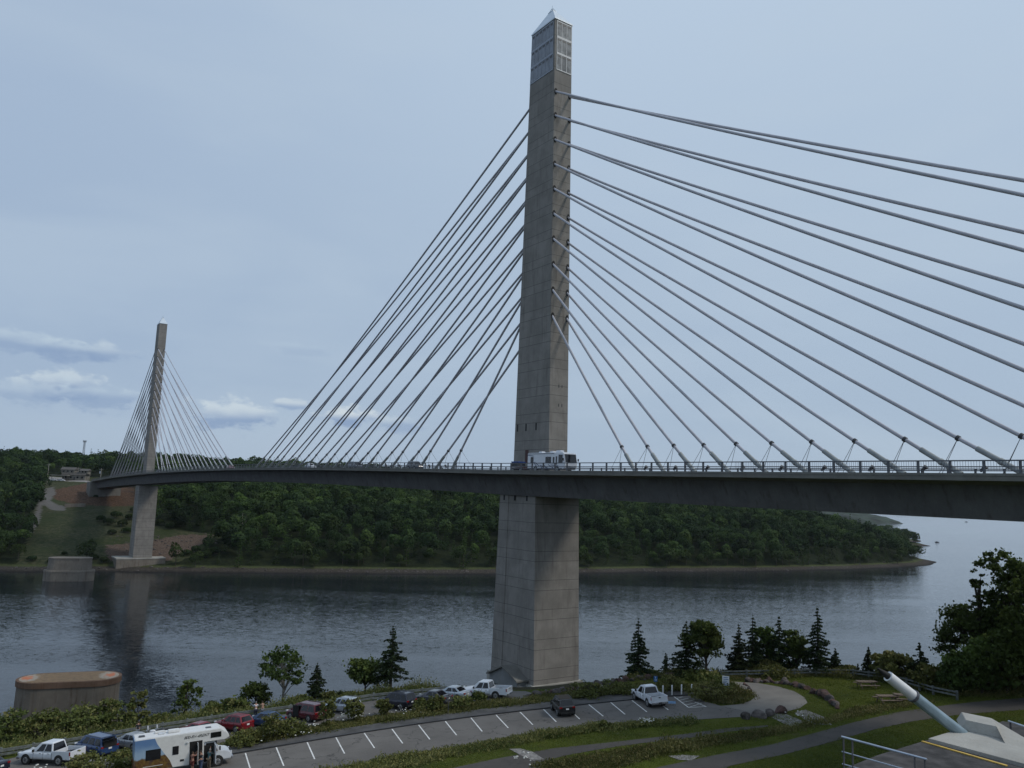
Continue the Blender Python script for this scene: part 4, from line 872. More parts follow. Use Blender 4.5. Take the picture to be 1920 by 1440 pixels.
for i, (x, y, z, d) in enumerate(FT):
    s = (.62 + .62 * rg.random() ** 1.3) * (0.85 if d < 20 else 1.0); a = rg.random() * 2 * PI; Q, T = PR[kind[i]]
    if i in indiv:
        kk = int(kind[i])
        if kk not in protos:
            e = empty('pine_tree' if kk > 5 else 'broadleaf_tree', (x, y, z - .5), a); leaf_obj('crown', Q, T, M['leafF'], e, .3)
            t = MB().tube([(0, 0, -1), (0, 0, 9.5)], [.28, .08], 6).build('trunk', M['bark'], e); protos[kk] = e
        else:
            e = copy_tree(protos[kk]); e.location = (x, y, z - .5); e.rotation_euler = (0, 0, a)
        e.scale = (s, s, s * (.9 + .3 * rg.random()))
        tag(e, 'dark pointed conifer in the front row of trees on the far shore' if kk > 5 else 'leafy round tree in the front row along the far shore', 'tree', 'conifers along the far shore' if kk > 5 else 'leafy trees along the far shore')
        continue
    c, sn = math.cos(a) * s, math.sin(a) * s; q = Q.reshape(-1, 3); o = np.empty_like(q)
    o[:, 0] = q[:, 0] * c - q[:, 1] * sn + x; o[:, 1] = q[:, 0] * sn + q[:, 1] * c + y; o[:, 2] = q[:, 2] * s * 1.05 + z - .5
    PQ.append(o.reshape(-1, 4, 3)); PT.append(np.clip(T * .9 + rg.normal() * .15, 0, 1)); PH.append(np.full(len(T), hues[i], np.float32))
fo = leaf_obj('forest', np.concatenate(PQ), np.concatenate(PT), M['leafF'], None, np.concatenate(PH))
tag(fo, 'dense mixed forest covering the hillside across the river', 'forest', kind='stuff'); del PQ, PT, PH
# ------------------------------------------------------------------ placing things on the sloping lots
NRM = Vector((-PC[1], -PC[2], 1)).normalized()
def ground_frame(p, ang, slope=True):
    f = Vector((math.cos(ang), math.sin(ang), 0)); n = NRM if slope else Vector((0, 0, 1)); f = (f - n * f.dot(n)).normalized(); l = n.cross(f)
    m = Matrix(((f.x, l.x, n.x, p[0]), (f.y, l.y, n.y, p[1]), (f.z, l.z, n.z, p[2]), (0, 0, 0, 1))); return m
def veh_frame(px, wheel_x, half_w, deg, dz=0.03):
    """px: photo pixel of a near-side wheel's contact; wheel_x its position along the body; near side is the left (+y) unless half_w<0"""
    p = at(*px); p.z = PZ(p.x, p.y) + dz; m = ground_frame(p, D2R(deg)); return m @ Matrix.Translation((-wheel_x, -half_w, 0))
def wheel(par, x, y, r, w, mat_rim='rim'):
    s = 1 if y > 0 else -1
    e = MB().tube([(x, y - s * w, r), (x, y - s * .01, r), (x, y + s * .01, r)], [r, r, r * .94], 18, smooth=False).build('wheel', M['rubber'], par)
    MB().tube([(x, y + s * .005, r), (x, y + s * .025, r)], [r * .66, r * .6], 14, smooth=False).build('rim', M[mat_rim], e)
    hub = MB().tube([(x, y + s * .02, r), (x, y + s * .04, r)], [r * .2, r * .18], 8); [hub.bar((x, y + s * .03, r), (x + r * .62 * math.cos(k * 2 * PI / 5), y + s * .03, r + r * .62 * math.sin(k * 2 * PI / 5)), .035, .02, (0, 1, 0)) for k in range(5)]
    hub.build('hub_cap', M['steelG'], e)
def body_loft(secs, W):
    """secs: list of (x, top z, plan factor, bottom z)"""
    R = []
    for x, zt, pf, zb in secs:
        w = W / 2 * pf; h = zt - zb
        half = [(w * .80, zb), (w * .97, zb + h * .12), (w, zb + h * .40), (w * .985, zb + h * .70), (w * .93, zb + h * .90), (w * .82, zb + h * .985), (w * .45, zt + .01)]
        ring = [(x, y, z) for y, z in half] + [(x, -y, z) for y, z in half[::-1]]; R.append(ring)
    return MB().rings(R, smooth=True)
def quadpanel(mb, a, b, c, d, n, t=.012):
    a, b, c, d = map(Vector, (a, b, c, d)); n = Vector(n).normalized() * t; mb.rings([[a - n, b - n, c - n, d - n], [a + n, b + n, c + n, d + n]])
def greenhouse(par, pm, xb0, xb1, xr0, xr1, zb, zr, wb, wr, pillars, label=None):
    """cabin: body-coloured cage with glass panels set into it"""
    mid = (xr0 + xr1) / 2
    rings = [[(xb0, -wb / 2, zb), (xb1, -wb / 2, zb), (xb1, wb / 2, zb), (xb0, wb / 2, zb)], [(xr0, -wr / 2, zr - .06), (xr1, -wr / 2, zr - .06), (xr1, wr / 2, zr - .06), (xr0, wr / 2, zr - .06)],
             [(xr0 + .12, -wr / 2 + .1, zr), (xr1 - .14, -wr / 2 + .1, zr), (xr1 - .14, wr / 2 - .1, zr), (xr0 + .12, wr / 2 - .1, zr)]]
    cb = MB().rings(rings).build('cabin', pm, par, weld=True)
    def P(u, v, s):   # u along, v up, on a side
        return Vector(((xb0 + (xb1 - xb0) * u) * (1 - v) + (xr0 + (xr1 - xr0) * u) * v, s * (wb * (1 - v) + wr * v) / 2, zb + (zr - .06 - zb) * v))
    for s in (1, -1):
        for u0, u1 in pillars:
            g = MB(); quadpanel(g, P(u0, .08, s), P(u1, .08, s), P(u1 - .02, .90, s), P(u0 + .02, .90, s), (0, s, .3)); g.build('side_window', M['glass'], cb)
    for (xb, xr, nm, sg) in ((xb1, xr1, 'windshield', 1), (xb0, xr0, 'rear_window', -1)):
        def Q(u, v): return Vector((xb * (1 - v) + xr * v, (-.5 + u) * (wb * (1 - v) + wr * v), zb + (zr - .06 - zb) * v))
        g = MB(); quadpanel(g, Q(.07, .06), Q(.93, .06), Q(.91, .93), Q(.09, .93), (sg, 0, .5)); g.build(nm, M['glass'], cb)
    return cb
def car(name, label, cat, mat4, kind, pm, group=None, open_hatch=False):
    root = empty(name, mat=mat4); tag(root, label, cat, group)
    S = dict(sedan=dict(L=4.75, W=1.82, Hh=1.44, wb=2.75, r=.33, secs=[(-2.36, .86, .80, .42), (-2.30, .98, .90, .28), (-2.0, 1.03, .97, .20), (-1.4, 1.0, 1, .18), (0, .95, 1, .18), (.9, .97, 1, .18), (1.5, .88, .99, .18), (2.1, .76, .93, .22), (2.32, .62, .82, .26), (2.38, .52, .74, .32)],
                       gh=(-1.75, 1.0, -1.0, .25, .92, 1.44, 1.62, 1.22), pil=((.10, .40), (.44, .80))),
             hatch=dict(L=4.5, W=1.82, Hh=1.62, wb=2.65, r=.35, secs=[(-2.2, .95, .84, .42), (-2.15, 1.08, .92, .28), (-1.8, 1.08, .98, .22), (0, 1.02, 1, .22), (.85, 1.04, 1, .22), (1.5, .96, .98, .22), (2.0, .82, .92, .26), (2.2, .66, .82, .30), (2.26, .55, .75, .34)],
                       gh=(-2.12, 1.0, -1.75, .2, 1.0, 1.62, 1.66, 1.28), pil=((.06, .30), (.33, .60), (.63, .86))),
             suv=dict(L=4.7, W=1.88, Hh=1.78, wb=2.75, r=.38, secs=[(-2.33, 1.0, .88, .45), (-2.28, 1.14, .94, .34), (-1.8, 1.14, .99, .30), (0, 1.1, 1, .30), (.95, 1.12, 1, .30), (1.6, 1.05, .99, .30), (2.15, .96, .94, .32), (2.32, .78, .86, .36), (2.36, .62, .80, .40)],
                      gh=(-2.26, 1.1, -2.0, .45, 1.08, 1.78, 1.72, 1.40), pil=((.04, .28), (.31, .58), (.61, .88))),
             van=dict(L=5.0, W=1.95, Hh=1.76, wb=3.0, r=.35, secs=[(-2.5, .95, .90, .42), (-2.45, 1.08, .95, .28), (-1.9, 1.1, 1, .24), (0, 1.06, 1, .24), (1.2, 1.06, 1, .24), (1.8, .98, .97, .24), (2.3, .80, .90, .28), (2.48, .62, .80, .32), (2.52, .55, .74, .36)],
                      gh=(-2.45, 1.55, -2.2, .75, 1.02, 1.76, 1.78, 1.40), pil=((.04, .30), (.33, .60), (.63, .86))))[kind]
    bd = body_loft(S['secs'], S['W']).build('body', pm, root)
    g = S['gh']; cb = greenhouse(root, pm, *g[:4], g[4], g[5], g[6], g[7], S['pil'])
    W2 = S['W'] / 2; xr, xf = S['secs'][0][0], S['secs'][-1][0]
    for x in (-S['wb'] / 2, S['wb'] / 2):
        for s in (1, -1):
            MB().tube([(x, s * (W2 - .3), S['r'] + .03), (x, s * (W2 + .004), S['r'] + .03)], S['r'] * 1.16, 18, smooth=False).build('wheel_arch', M['rubber'], root)
            wheel(root, x, s * (W2 + .012), S['r'], .22)
    zt = S['secs'][1][1]
    for s in (1, -1):
        MB().box((xr + .06, s * W2 * .74, zt - .16), (.14, W2 * .34, .18)).build('tail_light', M['lampR'], root, bevel=.02)
        MB().box((xf - .10, s * W2 * .66, .66 if kind == 'sedan' else .78), (.22, W2 * .30, .14)).build('headlight', M['lampW'], root, bevel=.02)
        MB().box((g[1] - .35, s * (W2 + .06), g[4] + .10), (.10, .16, .12)).build('wing_mirror', pm, root, bevel=.02)
        dh = MB(); [dh.box((x, s * (W2 + .005), g[4] - .15), (.16, .03, .03)) for x in (-.75, .25)]; dh.build('door_handle', M['chrome'], root)
        sm = MB(); [sm.box((x, s * (W2 * .985), .62), (.012, .03, .66)) for x in (-1.0, -.1, .85)]; sm.build('door_gap', M['rubber'], root)
    MB().box((xr + .0, 0, .46), (.16, S['W'] * .86, .20)).build('rear_bumper', pm if kind != 'suv' else M['rubber'], root, bevel=.04)
    MB().box((xf - .03, 0, .42), (.14, S['W'] * .74, .20)).build('front_bumper', pm, root, bevel=.04)
    MB().box((xr - .02, 0, zt - .30), (.03, .32, .15)).build('number_plate', M['white'], root)
    MB().box((xf + .01, 0, .60), (.04, .9, .14)).build('grille', M['rubber'], root)
    if kind in ('suv', 'van', 'hatch'):
        rr = MB(); [rr.bar((g[2] + .2, s * (g[7] / 2 - .03), g[5] + .04), (g[3] - .3, s * (g[7] / 2 - .03), g[5] + .04), .04, .04) for s in (1, -1)]; rr.build('roof_rails', M['steelG'], root)
    if open_hatch:
        h = MB(); h.rings([[(xr + .3, -.75, g[5] + .02), (xr - .75, -.72, g[5] + .22), (xr - .75, .72, g[5] + .22), (xr + .3, .75, g[5] + .02)], [(xr + .3, -.75, g[5] + .07), (xr - .75, -.72, g[5] + .27), (xr - .75, .72, g[5] + .27), (xr + .3, .75, g[5] + .07)]])
        h.build('tailgate', pm, root, weld=True); MB().box((xr + .02, 0, 1.2), (.10, 1.3, .62)).build('boot_opening', M['black'], root)
    return root
def pickup(label, mat4, pm, group=None, cab=2, L_=5.9):
    root = empty('pickup_truck', mat=mat4); tag(root, label, 'pickup truck', group); W = 2.0; W2 = W / 2; hb = L_ / 2
    xc = -.95 if cab == 2 else -.75      # rear of the cab
    fr = [(xc - .02, 1.16, 1, .45), (0, 1.16, 1, .45), (.95, 1.20, 1, .45), (1.7, 1.17, 1, .45), (2.4, 1.10, .97, .45), (2.75, 1.02, .92, .46), (hb - .08, .88, .86, .5), (hb, .72, .84, .55)]
    body_loft(fr, W).build('body', pm, root)
    bed = MB(); zt = 1.26
    for s in (1, -1): bed.box(((xc - hb) / 2 - .02, s * (W2 - .05), (zt + .52) / 2), (hb + xc - .04, .10, zt - .52))
    bed.box(((xc - hb) / 2, 0, .78), (hb + xc - .1, W - .18, .06)); bed.box((xc - .08, 0, .95), (.08, W - .18, .5))
    bd = bed.build('bed', pm, root, bevel=.02); MB().box(((xc - hb) / 2, 0, .83), (hb + xc - .25, W - .24, .03)).build('bed_liner', M['rubber'], bd)
    tg = MB().box((-hb + .01, 0, .94), (.10, W - .10, .62)).build('tailgate', pm, root, bevel=.02); MB().box((-hb - .05, 0, 1.12), (.03, .22, .09)).build('handle', M['rubber'], tg)
    greenhouse(root, pm, xc, 1.35, xc + .18, .55, 1.14, 1.92, 1.84, 1.46, ((.05, .40), (.44, .80)) if cab == 2 else ((.04, .22), (.30, .80)))
    for x in (-1.72, 1.93):
        for s in (1, -1):
            MB().tube([(x, s * (W2 - .3), .46), (x, s * (W2 + .004), .46)], .50, 18, smooth=False).build('wheel_arch', M['rubber'], root); wheel(root, x, s * (W2 + .012), .41, .27)
    for s in (1, -1):
        MB().box((-hb + .05, s * (W2 - .08), 1.05), (.12, .17, .36)).build('tail_light', M['lampR'], root, bevel=.015)
        MB().box((hb - .12, s * .74, .92), (.2, .34, .22)).build('headlight', M['lampW'], root, bevel=.02)
        MB().box((.98, s * (W2 + .14), 1.28), (.12, .22, .24)).build('wing_mirror', M['rubber'], root, bevel=.02)
        dh = MB(); [dh.box((x, s * (W2 + .005), 1.02), (.18, .03, .04)) for x in (-.55, .35)]; dh.build('door_handle', M['rubber'], root)
        sm = MB(); [sm.box((x, s * (W2 * .988), .8), (.012, .03, .62)) for x in (xc + .02, .02, 1.1)]; sm.build('door_gap', M['rubber'], root)
    MB().box((-hb - .06, 0, .56), (.20, W - .1, .20)).build('rear_bumper', M['chrome'], root, bevel=.04); MB().box((-hb - .17, 0, .58), (.02, .32, .13)).build('number_plate', M['steelD'], root)
    MB().box((hb + .02, 0, .56), (.22, W - .12, .26)).build('front_bumper', M['chrome'], root, bevel=.05); MB().box((hb - .0, 0, .88), (.06, 1.0, .26)).build('grille', M['steelD'], root)
    MB().box((0, 0, .5), (L_ - 1.0, 1.2, .2)).build('chassis', M['rubber'], root)
    return root
# vehicles in the lower car park, left to right
pickup('white crew-cab pickup nearest the left edge with a grey bed cover', veh_frame((46.7, 1434.5), 1.93, 1.0, 166), P_['white'], 'cars parked by the guard rail')
car('minivan', 'blue minivan with its rear hatch open beside the leftmost white pickup', 'minivan', veh_frame((176, 1421.5), -1.5, .98, 146), 'van', P_['blue'], 'cars parked by the guard rail', open_hatch=True)
car('sedan', 'silver sedan directly left of the motorhome', 'car', veh_frame((247.5, 1409.5), -1.37, .91, 150), 'sedan', P_['silver'], 'cars parked by the guard rail')
car('sedan', 'bright red car mostly hidden behind the motorhome roof', 'car', veh_frame((372, 1388), -1.37, .91, 150), 'sedan', P_['red'], 'cars parked by the guard rail')
car('crossover', 'dark red crossover just above the motorhome cab', 'car', veh_frame((441, 1375.5), -1.32, .91, 149), 'hatch', P_['red'], 'cars parked by the guard rail')
car('sedan', 'slate blue sedan between the dark red crossover and the wine red minivan', 'car', veh_frame((467, 1362.5), 1.37, .91, 152), 'sedan', P_['blue2'], 'cars parked by the guard rail')
vm = car('minivan', 'wine red minivan with its side door slid open', 'minivan', veh_frame((577.5, 1355), -1.5, .98, 144), 'van', P_['wine'], 'cars parked by the guard rail')
MB().box((.55, .985, 1.0), (.95, .04, 1.15)).build('door_opening', M['black'], vm)
car('hatchback', 'pale hatchback half hidden behind an upright bush right of the wine red minivan', 'car', veh_frame((648, 1340), -1.32, .91, 148), 'hatch', P_['pale'], 'cars parked by the guard rail')
car('suv', 'boxy black off-roader beside the end of the guard rail', 'car', veh_frame((750.8, 1332.5), -1.37, .94, 146), 'suv', P_['navy'], 'cars parked by the guard rail')
car('sedan', 'dark car hidden behind bushes left of the pale silver sedan', 'car', veh_frame((820, 1323), -1.37, .91, 148), 'sedan', P_['grey'], 'cars parked by the guard rail')
car('sedan', 'pale silver sedan beside the white pickup at the bridge pier', 'car', veh_frame((857, 1314.5), -1.37, .91, 150), 'sedan', P_['pale'], 'cars parked by the guard rail')
pickup('white crew-cab pickup parked at the foot of the bridge pier', veh_frame((929, 1312), -1.72, 1.0, 160), P_['white'], 'cars parked by the guard rail', L_=6.3)
# upper car park
car('hatchback', 'black hatchback parked nose-in among the empty marked bays', 'car', veh_frame((1045, 1343), -1.32, .91, 100), 'suv', P_['black'])
pickup('white pickup reversed view in the bay next to the blue disabled symbol', veh_frame((1213.6, 1326), -1.72, 1.0, 104), P_['white'], cab=1, L_=5.8)
car('sedan', 'dark car just entering at the bottom left corner', 'car', veh_frame((-30, 1456), -1.37, .91, 160), 'sedan', P_['navy'])

# text as real lettering
def text(s, size, mat, parent, M4, name='lettering', shear=0.0, ext=.006):
    cu = bpy.data.curves.new(name, 'FONT'); cu.body = s; cu.size = size; cu.align_x = 'CENTER'; cu.align_y = 'CENTER'; cu.extrude = ext; cu.shear = shear
    tmp = bpy.data.objects.new(name, cu); COL.objects.link(tmp); bpy.context.view_layer.update()
    me = bpy.data.meshes.new_from_object(tmp.evaluated_get(bpy.context.evaluated_depsgraph_get())); bpy.data.objects.remove(tmp, do_unlink=True)
    me.transform(M4); me.materials.clear(); me.materials.append(mat); return link(name, me, parent)
# ---- motorhome with over-cab bunk
def side_M(x, y, z, s=-1): # text on the side facing -y (s=-1) or +y
    return Matrix.Translation((x, y, z)) @ Matrix.Rotation(PI if s > 0 else 0, 4, 'Z') @ Matrix.Rotation(PI / 2, 4, 'X')
def mural():
    m, nt, b = new_mat('mural'); p = obj_pos(nt); s = nt.nodes.new('ShaderNodeSeparateXYZ'); L(nt, p, s.inputs[0])
    n = NOISE(nt, p, 1.6, 5, .6); n2 = NOISE(nt, p, 6, 4, .6)
    z = MATH(nt, 'ADD', s.outputs[2], MATH(nt, 'MULTIPLY', MATH(nt, 'SUBTRACT', n, .5), .9))
    sk = MIX(nt, SMOOTH(nt, z, 1.9, 2.9), (.30, .42, .56), (.12, .22, .42)); gd = MIX(nt, SMOOTH(nt, n2, .35, .65), (.10, .045, .018), (.19, .12, .03)); gd = MIX(nt, SMOOTH(nt, n, .5, .7), gd, (.06, .035, .04))
    L(nt, MIX(nt, SMOOTH(nt, z, 1.55, 1.75), gd, sk), b.inputs['Base Color']); b.inputs['Roughness'].default_value = .4; return m
rvm = veh_frame((408, 1438.5), 2.75, -1.18, 27)
rv = empty('motorhome', mat=rvm); tag(rv, 'white motorhome with an over-cab bunk and a painted rear, side doors open', 'motorhome')
Wv = 2.4; y0 = Wv / 2
rvw = simple('motorhome_shell', (0.70, 0.70, 0.69), .4, var=.03)
MB().rings([[(x, y, z) for x, z in ((-4.1, .55), (1.55, .55), (1.55, 2.25), (3.35, 2.25), (3.7, 2.45), (3.62, 2.75), (2.9, 3.25), (-4.1, 3.25))] for y in (-y0, y0)]).build('body', rvw, rv, bevel=.05)
MB().rings([[(x, y, z) for x, z in ((-4.13, .6), (-4.13, 3.2), (-4.10, 3.2), (-4.10, .6))] for y in (-y0 + .04, y0 - .04)]).build('rear_mural', mural(), rv, weld=True)
MB().rings([[(x, y, z) for x, z in ((-4.08, .6), (-1.0, .6), (-1.25, 1.2), (-1.75, 1.9), (-2.3, 2.7), (-2.5, 3.18), (-4.08, 3.18))] for y in (-y0 - .012, -y0)]).build('side_mural', bpy.data.materials['mural'], rv, weld=True)
def win(x0, x1, z0, z1, nm='window', y=-y0 - .022):
    e = MB().box(((x0 + x1) / 2, y, (z0 + z1) / 2), (x1 - x0, .03, z1 - z0)).build(nm, M['glass'], rv, bevel=.03); return e
win(-3.2, -2.0, 1.45, 2.3); win(-1.05, -.55, 1.6, 2.3); win(2.1, 3.0, 2.55, 3.0)
text('800-RV-4RENT', .33, M['black'], rv, side_M(.9, -y0 - .012, 2.86), shear=.4)
for x0, x1 in ((.35, 1.42),):
    e = MB().box(((x0 + x1) / 2, -y0 - .004, 1.5), (x1 - x0, .02, 1.95)).build('door_opening', M['black'], rv)
dd = MB().box((1.0, -y0 - .33, 1.5), (.05, .62, 1.8)).build('door', rvw, rv, bevel=.02); MB().box((.97, -y0 - .33, 1.9), (.02, .34, .5)).build('window', M['glass'], dd)
MB().box((.15, -y0 - .06, 2.45), (.2, .10, .12)).build('porch_lamp', M['lampW'], rv, bevel=.02)
MB().box((-.25, -y0 - .01, 1.05), (.32, .03, .16)).build('hatch', M['rubber'], rv); MB().box((-2.6, -y0 - .02, .95), (1.6, .03, .04)).build('trim', rvw, rv)
for x in (-1.9, -3.5): MB().box((x, -.1, 3.29), (.5, .5, .10)).build('roof_vent', M['lampW'] if x > -3 else M['steelG'], rv, bevel=.03)
MB().box((-.9, 0, 3.36), (1.0, .7, .24)).build('air_conditioner', rvw, rv, bevel=.06); MB().box((-2.0, .5, 3.32), (.9, .5, .16)).build('roof_box', rvw, rv, bevel=.05); MB().box((2.0, -.2, 3.27), (.45, .45, .06)).build('roof_vent', M['steelG'], rv)
cabm = MB().rings([[(x, y, z) for x, z in ((1.5, .5), (3.95, .5), (3.98, .95), (3.75, 1.2), (2.95, 1.38), (2.45, 2.26), (1.5, 2.26))] for y in (-1.0, 1.0)]).build('cab', P_['white'], rv, bevel=.08)
quad = MB(); quadpanel(quad, (2.93, -.85, 1.42), (2.93, .85, 1.42), (2.52, .8, 2.18), (2.52, -.8, 2.18), (1, 0, .5)); quad.build('windshield', M['glass'], cabm)
for s in (-1, 1): MB().rings([[(x, s * yy, z) for x, z in ((1.75, 1.35), (2.75, 1.35), (2.4, 2.1), (1.75, 2.1))] for yy in (1.0, 1.02)]).build('side_window', M['black'], cabm, weld=True)
cdoor = MB().box((2.45, -1.55, 1.3), (.06, 1.05, 1.55), ).build('cab_door', P_['white'], rv, bevel=.02)
MB().box((1.98, -1.022, 1.25), (.95, .02, 1.4)).build('cab_opening', M['black'], rv)
for s in (-1, 1):
    for x in (-2.15, 2.75): MB().tube([(x, s * .8, .44), (x, s * (1.02 if x > 0 else y0 + .004), .44)], .52, 18, smooth=False).build('wheel_arch', M['rubber'], rv); wheel(rv, x, s * (1.03 if x > 0 else y0 + .012), .40, .28, 'chrome')
    MB().box((3.93, s * .75, 1.0), (.14, .32, .24)).build('headlight', M['lampW'], rv, bevel=.03); MB().box((2.9, s * 1.3, 1.6), (.1, .28, .36)).build('wing_mirror', M['rubber'], rv, bevel=.03)
    MB().box((-4.14, s * 1.0, 1.1), (.04, .2, .35)).build('tail_light', M['lampR'], rv)
MB().box((4.02, 0, .58), (.2, 1.95, .24)).build('front_bumper', M['chrome'], rv, bevel=.04); MB().box((3.96, 0, 1.0), (.08, 1.0, .3)).build('grille', M['rubber'], rv)
# ---- coach-style motorhome and other traffic on the bridge
def bframe(t, o, fwd=-1): 
    p = BW(t, o, road_z(t) + .03); f = Vector((AX[0], AX[1], 0)) * fwd; sl = (road_z(t + 1) - road_z(t - 1)) / 2 * fwd; f = Vector((f.x, f.y, sl)).normalized(); l = Vector((0, 0, 1)).cross(f).normalized(); u = f.cross(l)
    return Matrix(((f.x, l.x, u.x, p.x), (f.y, l.y, u.y, p.y), (f.z, l.z, u.z, p.z), (0, 0, 0, 1)))
ca = empty('motorhome', mat=bframe(-9.9, 5.0)); tag(ca, 'long white coach motorhome with blue swirl stripes driving past the near tower', 'motorhome')
# travelling towards the right of the picture; its right side faces the fort
sg = -1 if (Matrix(ca.matrix_world).to_3x3() @ Vector((0, 1, 0))).dot(Vector((NX[0], NX[1], 0))) < 0 else 1
shell = simple('coach_shell', (0.66, 0.68, 0.72), .35, var=.03); y1 = 1.25
MB().rings([[(x, y, z) for x, z in ((-4.9, .45), (4.6, .45), (5.05, .7), (5.1, 1.5), (4.75, 2.95), (4.4, 3.12), (-4.9, 3.12))] for y in (-y1, y1)]).build('body', shell, ca, bevel=.08)
quad = MB(); quadpanel(quad, (5.08, -1.12, 1.55), (5.08, 1.12, 1.55), (4.78, 1.1, 2.85), (4.78, -1.1, 2.85), (1, 0, .23), .02); quad.build('windshield', M['glass'], ca)
for x0, x1, z0, z1 in ((-4.0, -3.2, 1.5, 2.45), (.05, 1.55, 1.5, 2.45), (2.0, 2.4, 1.35, 2.4), (2.75, 3.1, 1.2, 2.5), (3.45, 4.5, 1.5, 2.75)): MB().box(((x0 + x1) / 2, sg * (y1 + .012), (z0 + z1) / 2), (x1 - x0, .03, z1 - z0)).build('window', M['glass'], ca, bevel=.03)
sw = MB()
for k, (a, b) in enumerate((((-3.2, 1.6), (-2.3, .95)), ((-2.9, 1.6), (-1.6, 1.0)), ((-1.4, 1.1), (1.0, .6)), ((-1.2, .9), (-.6, .55)), ((-.2, 1.1), (.6, .6)), ((.8, 1.2), (2.2, .65)), ((-4.8, 2.75), (-3.2, 2.6)), ((1.5, 1.15), (3.4, 1.0)))):
    sw.bar((a[0], sg * (y1 + .01), a[1]), (b[0], sg * (y1 + .01), b[1]), .03, .11)
sw.build('stripe', paint('swirl', (.04, .06, .13)), ca); MB().box((-1.2, sg * (y1 + .01), 2.95), (7.0, .04, .1)).build('awning', M['steelG'], ca)
MB().box((-.2, sg * (y1 + .006), .55), (9.3, .03, .22)).build('skirt', M['steelG'], ca)
for x, l, h in ((-2.6, .9, .3), (.4, .8, .3), (2.2, 1.2, .42)): MB().box((x, 0, 3.1 + h / 2), (l, .8, h)).build('roof_unit', shell, ca, bevel=.08)
for x in (-2.6, 3.1):
    for s in (-1, 1): MB().tube([(x, s * 1.0, .47), (x, s * (y1 + .01), .47)], .54, 18, smooth=False).build('wheel_arch', M['rubber'], ca); wheel(ca, x, s * (y1 + .015), .45, .3)
for s in (-1, 1): MB().box((5.06, s * .95, 1.05), (.1, .4, .26)).build('headlight', M['lampW'], ca, bevel=.03); MB().box((4.95, s * 1.5, 2.0), (.16, .2, .4)).build('wing_mirror', M['rubber'], ca, bevel=.03)
gr = MB(); [gr.box((5.1, 0, z), (.06, 1.9 - .2 * i, .12)) for i, z in enumerate((.95, .72))]; gr.build('grille', M['rubber'], ca)
jp = empty('towed_car', mat=bframe(-1.3, 5.0)); tag(jp, 'small dark open-sided car with a blue top towed behind the coach motorhome', 'car')
jb = body_loft([(-1.75, .95, .94, .4), (-1.7, 1.05, 1, .35), (0, 1.05, 1, .35), (.5, 1.08, 1, .35), (1.5, 1.02, .8, .4), (1.7, .95, .76, .42)], 1.65).build('body', paint('maroon', (.05, .02, .018)), jp)
MB().rings([[(x, y, z) for x, z in ((-1.7, 1.0), (.45, 1.0), (.3, 1.6), (-1.65, 1.6))] for y in (-.72, .72)]).build('side_curtain', M['steelD'], jp, bevel=.03)
MB().rings([[(x, y, z) for x, z in ((-1.78, 1.6), (.42, 1.6), (.35, 1.78), (-1.74, 1.78))] for y in (-.8, .8)]).build('soft_top', simple('blue_canvas', (.03, .08, .30), .8), jp, bevel=.04)
for x in (-1.15, 1.1):
    for s in (-1, 1): wheel(jp, x, s * .84, .36, .22)
MB().bar((1.7, 0, .5), (3.4, 0, .5), .08, .08).build('tow_bar', M['steelD'], jp)
car('suv', 'grey car on the bridge left of the near tower', 'car', bframe(37, 5.0, -1), 'suv', P_['grey'])
car('minivan', 'pale van on the bridge above the middle of the river', 'van', bframe(68, 5.0, -1), 'van', P_['grey'])
car('sedan', 'white car on the bridge far out towards midspan', 'car', bframe(98, 5.0, -1), 'sedan', P_['white'])
car('sedan', 'small dark red car near the crest of the bridge', 'car', bframe(176, 5.0, -1), 'sedan', P_['red'])
car('sedan', 'tiny dark car on the bridge just right of the far tower', 'car', bframe(300, 5.0, 1), 'sedan', P_['navy'])

# ---- motorcycles behind the motorhome
def motorcycle(label, px, deg, pm):
    p = at(*px); p.z = PZ(p.x, p.y) + .03; e = empty('motorcycle', mat=ground_frame(p, D2R(deg))); tag(e, label, 'motorcycle')
    for x in (-.75, .78):
        w = MB(); n = 16; R = .31
        w.tube([(x + R * math.cos(k * 2 * PI / n), 0, R + .05 + R * math.sin(k * 2 * PI / n)) for k in range(n + 1)], .06, 6, cap=False); wo_ = w.build('wheel', M['rubber'], e)
        h = MB(); [h.bar((x, 0, R + .05), (x + R * math.cos(k), 0, R + .05 + R * math.sin(k)), .02, .02) for k in np.linspace(0, 2 * PI, 9)[:-1]]; h.build('rim', M['chrome'], wo_)
    MB().ball((.12, 0, .86), .3, 10, 6, (1.1, .55, .55)).build('fuel_tank', pm, e); MB().ball((-.45, 0, .84), .36, 10, 6, (1.1, .45, .28)).build('seat', M['rubber'], e)
    MB().box((0, 0, .5), (.6, .36, .42)).build('engine', M['chrome'], e, bevel=.06)
    MB().tube([(.78, .09, .36), (.5, .09, 1.0)], .03, 6).tube([(.78, -.09, .36), (.5, -.09, 1.0)], .03, 6).build('fork', M['chrome'], e)
    MB().tube([(.35, .42, 1.12), (.5, .2, 1.06), (.5, -.2, 1.06), (.35, -.42, 1.12)], .02, 6).build('handlebar', M['chrome'], e); MB().ball((.62, 0, .98), .11, 8, 5).build('headlight', M['lampW'], e)
    MB().ball((.58, 0, 1.2), .26, 8, 5, (.3, 1, 1)).build('windscreen', M['lampW'], e)
    for s in (-1, 1): MB().box((-.78, s * .27, .72), (.5, .18, .32)).build('pannier', pm, e, bevel=.05)
    MB().tube([(.0, -.2, .35), (-.9, -.24, .35)], .05, 8).build('exhaust', M['chrome'], e)
    return e
motorcycle('touring motorcycle with a white fairing behind the motorhome', (288, 1388), 200, P_['white'])
motorcycle('black motorcycle right of the white-faired motorcycle', (305, 1385), 205, P_['black'])
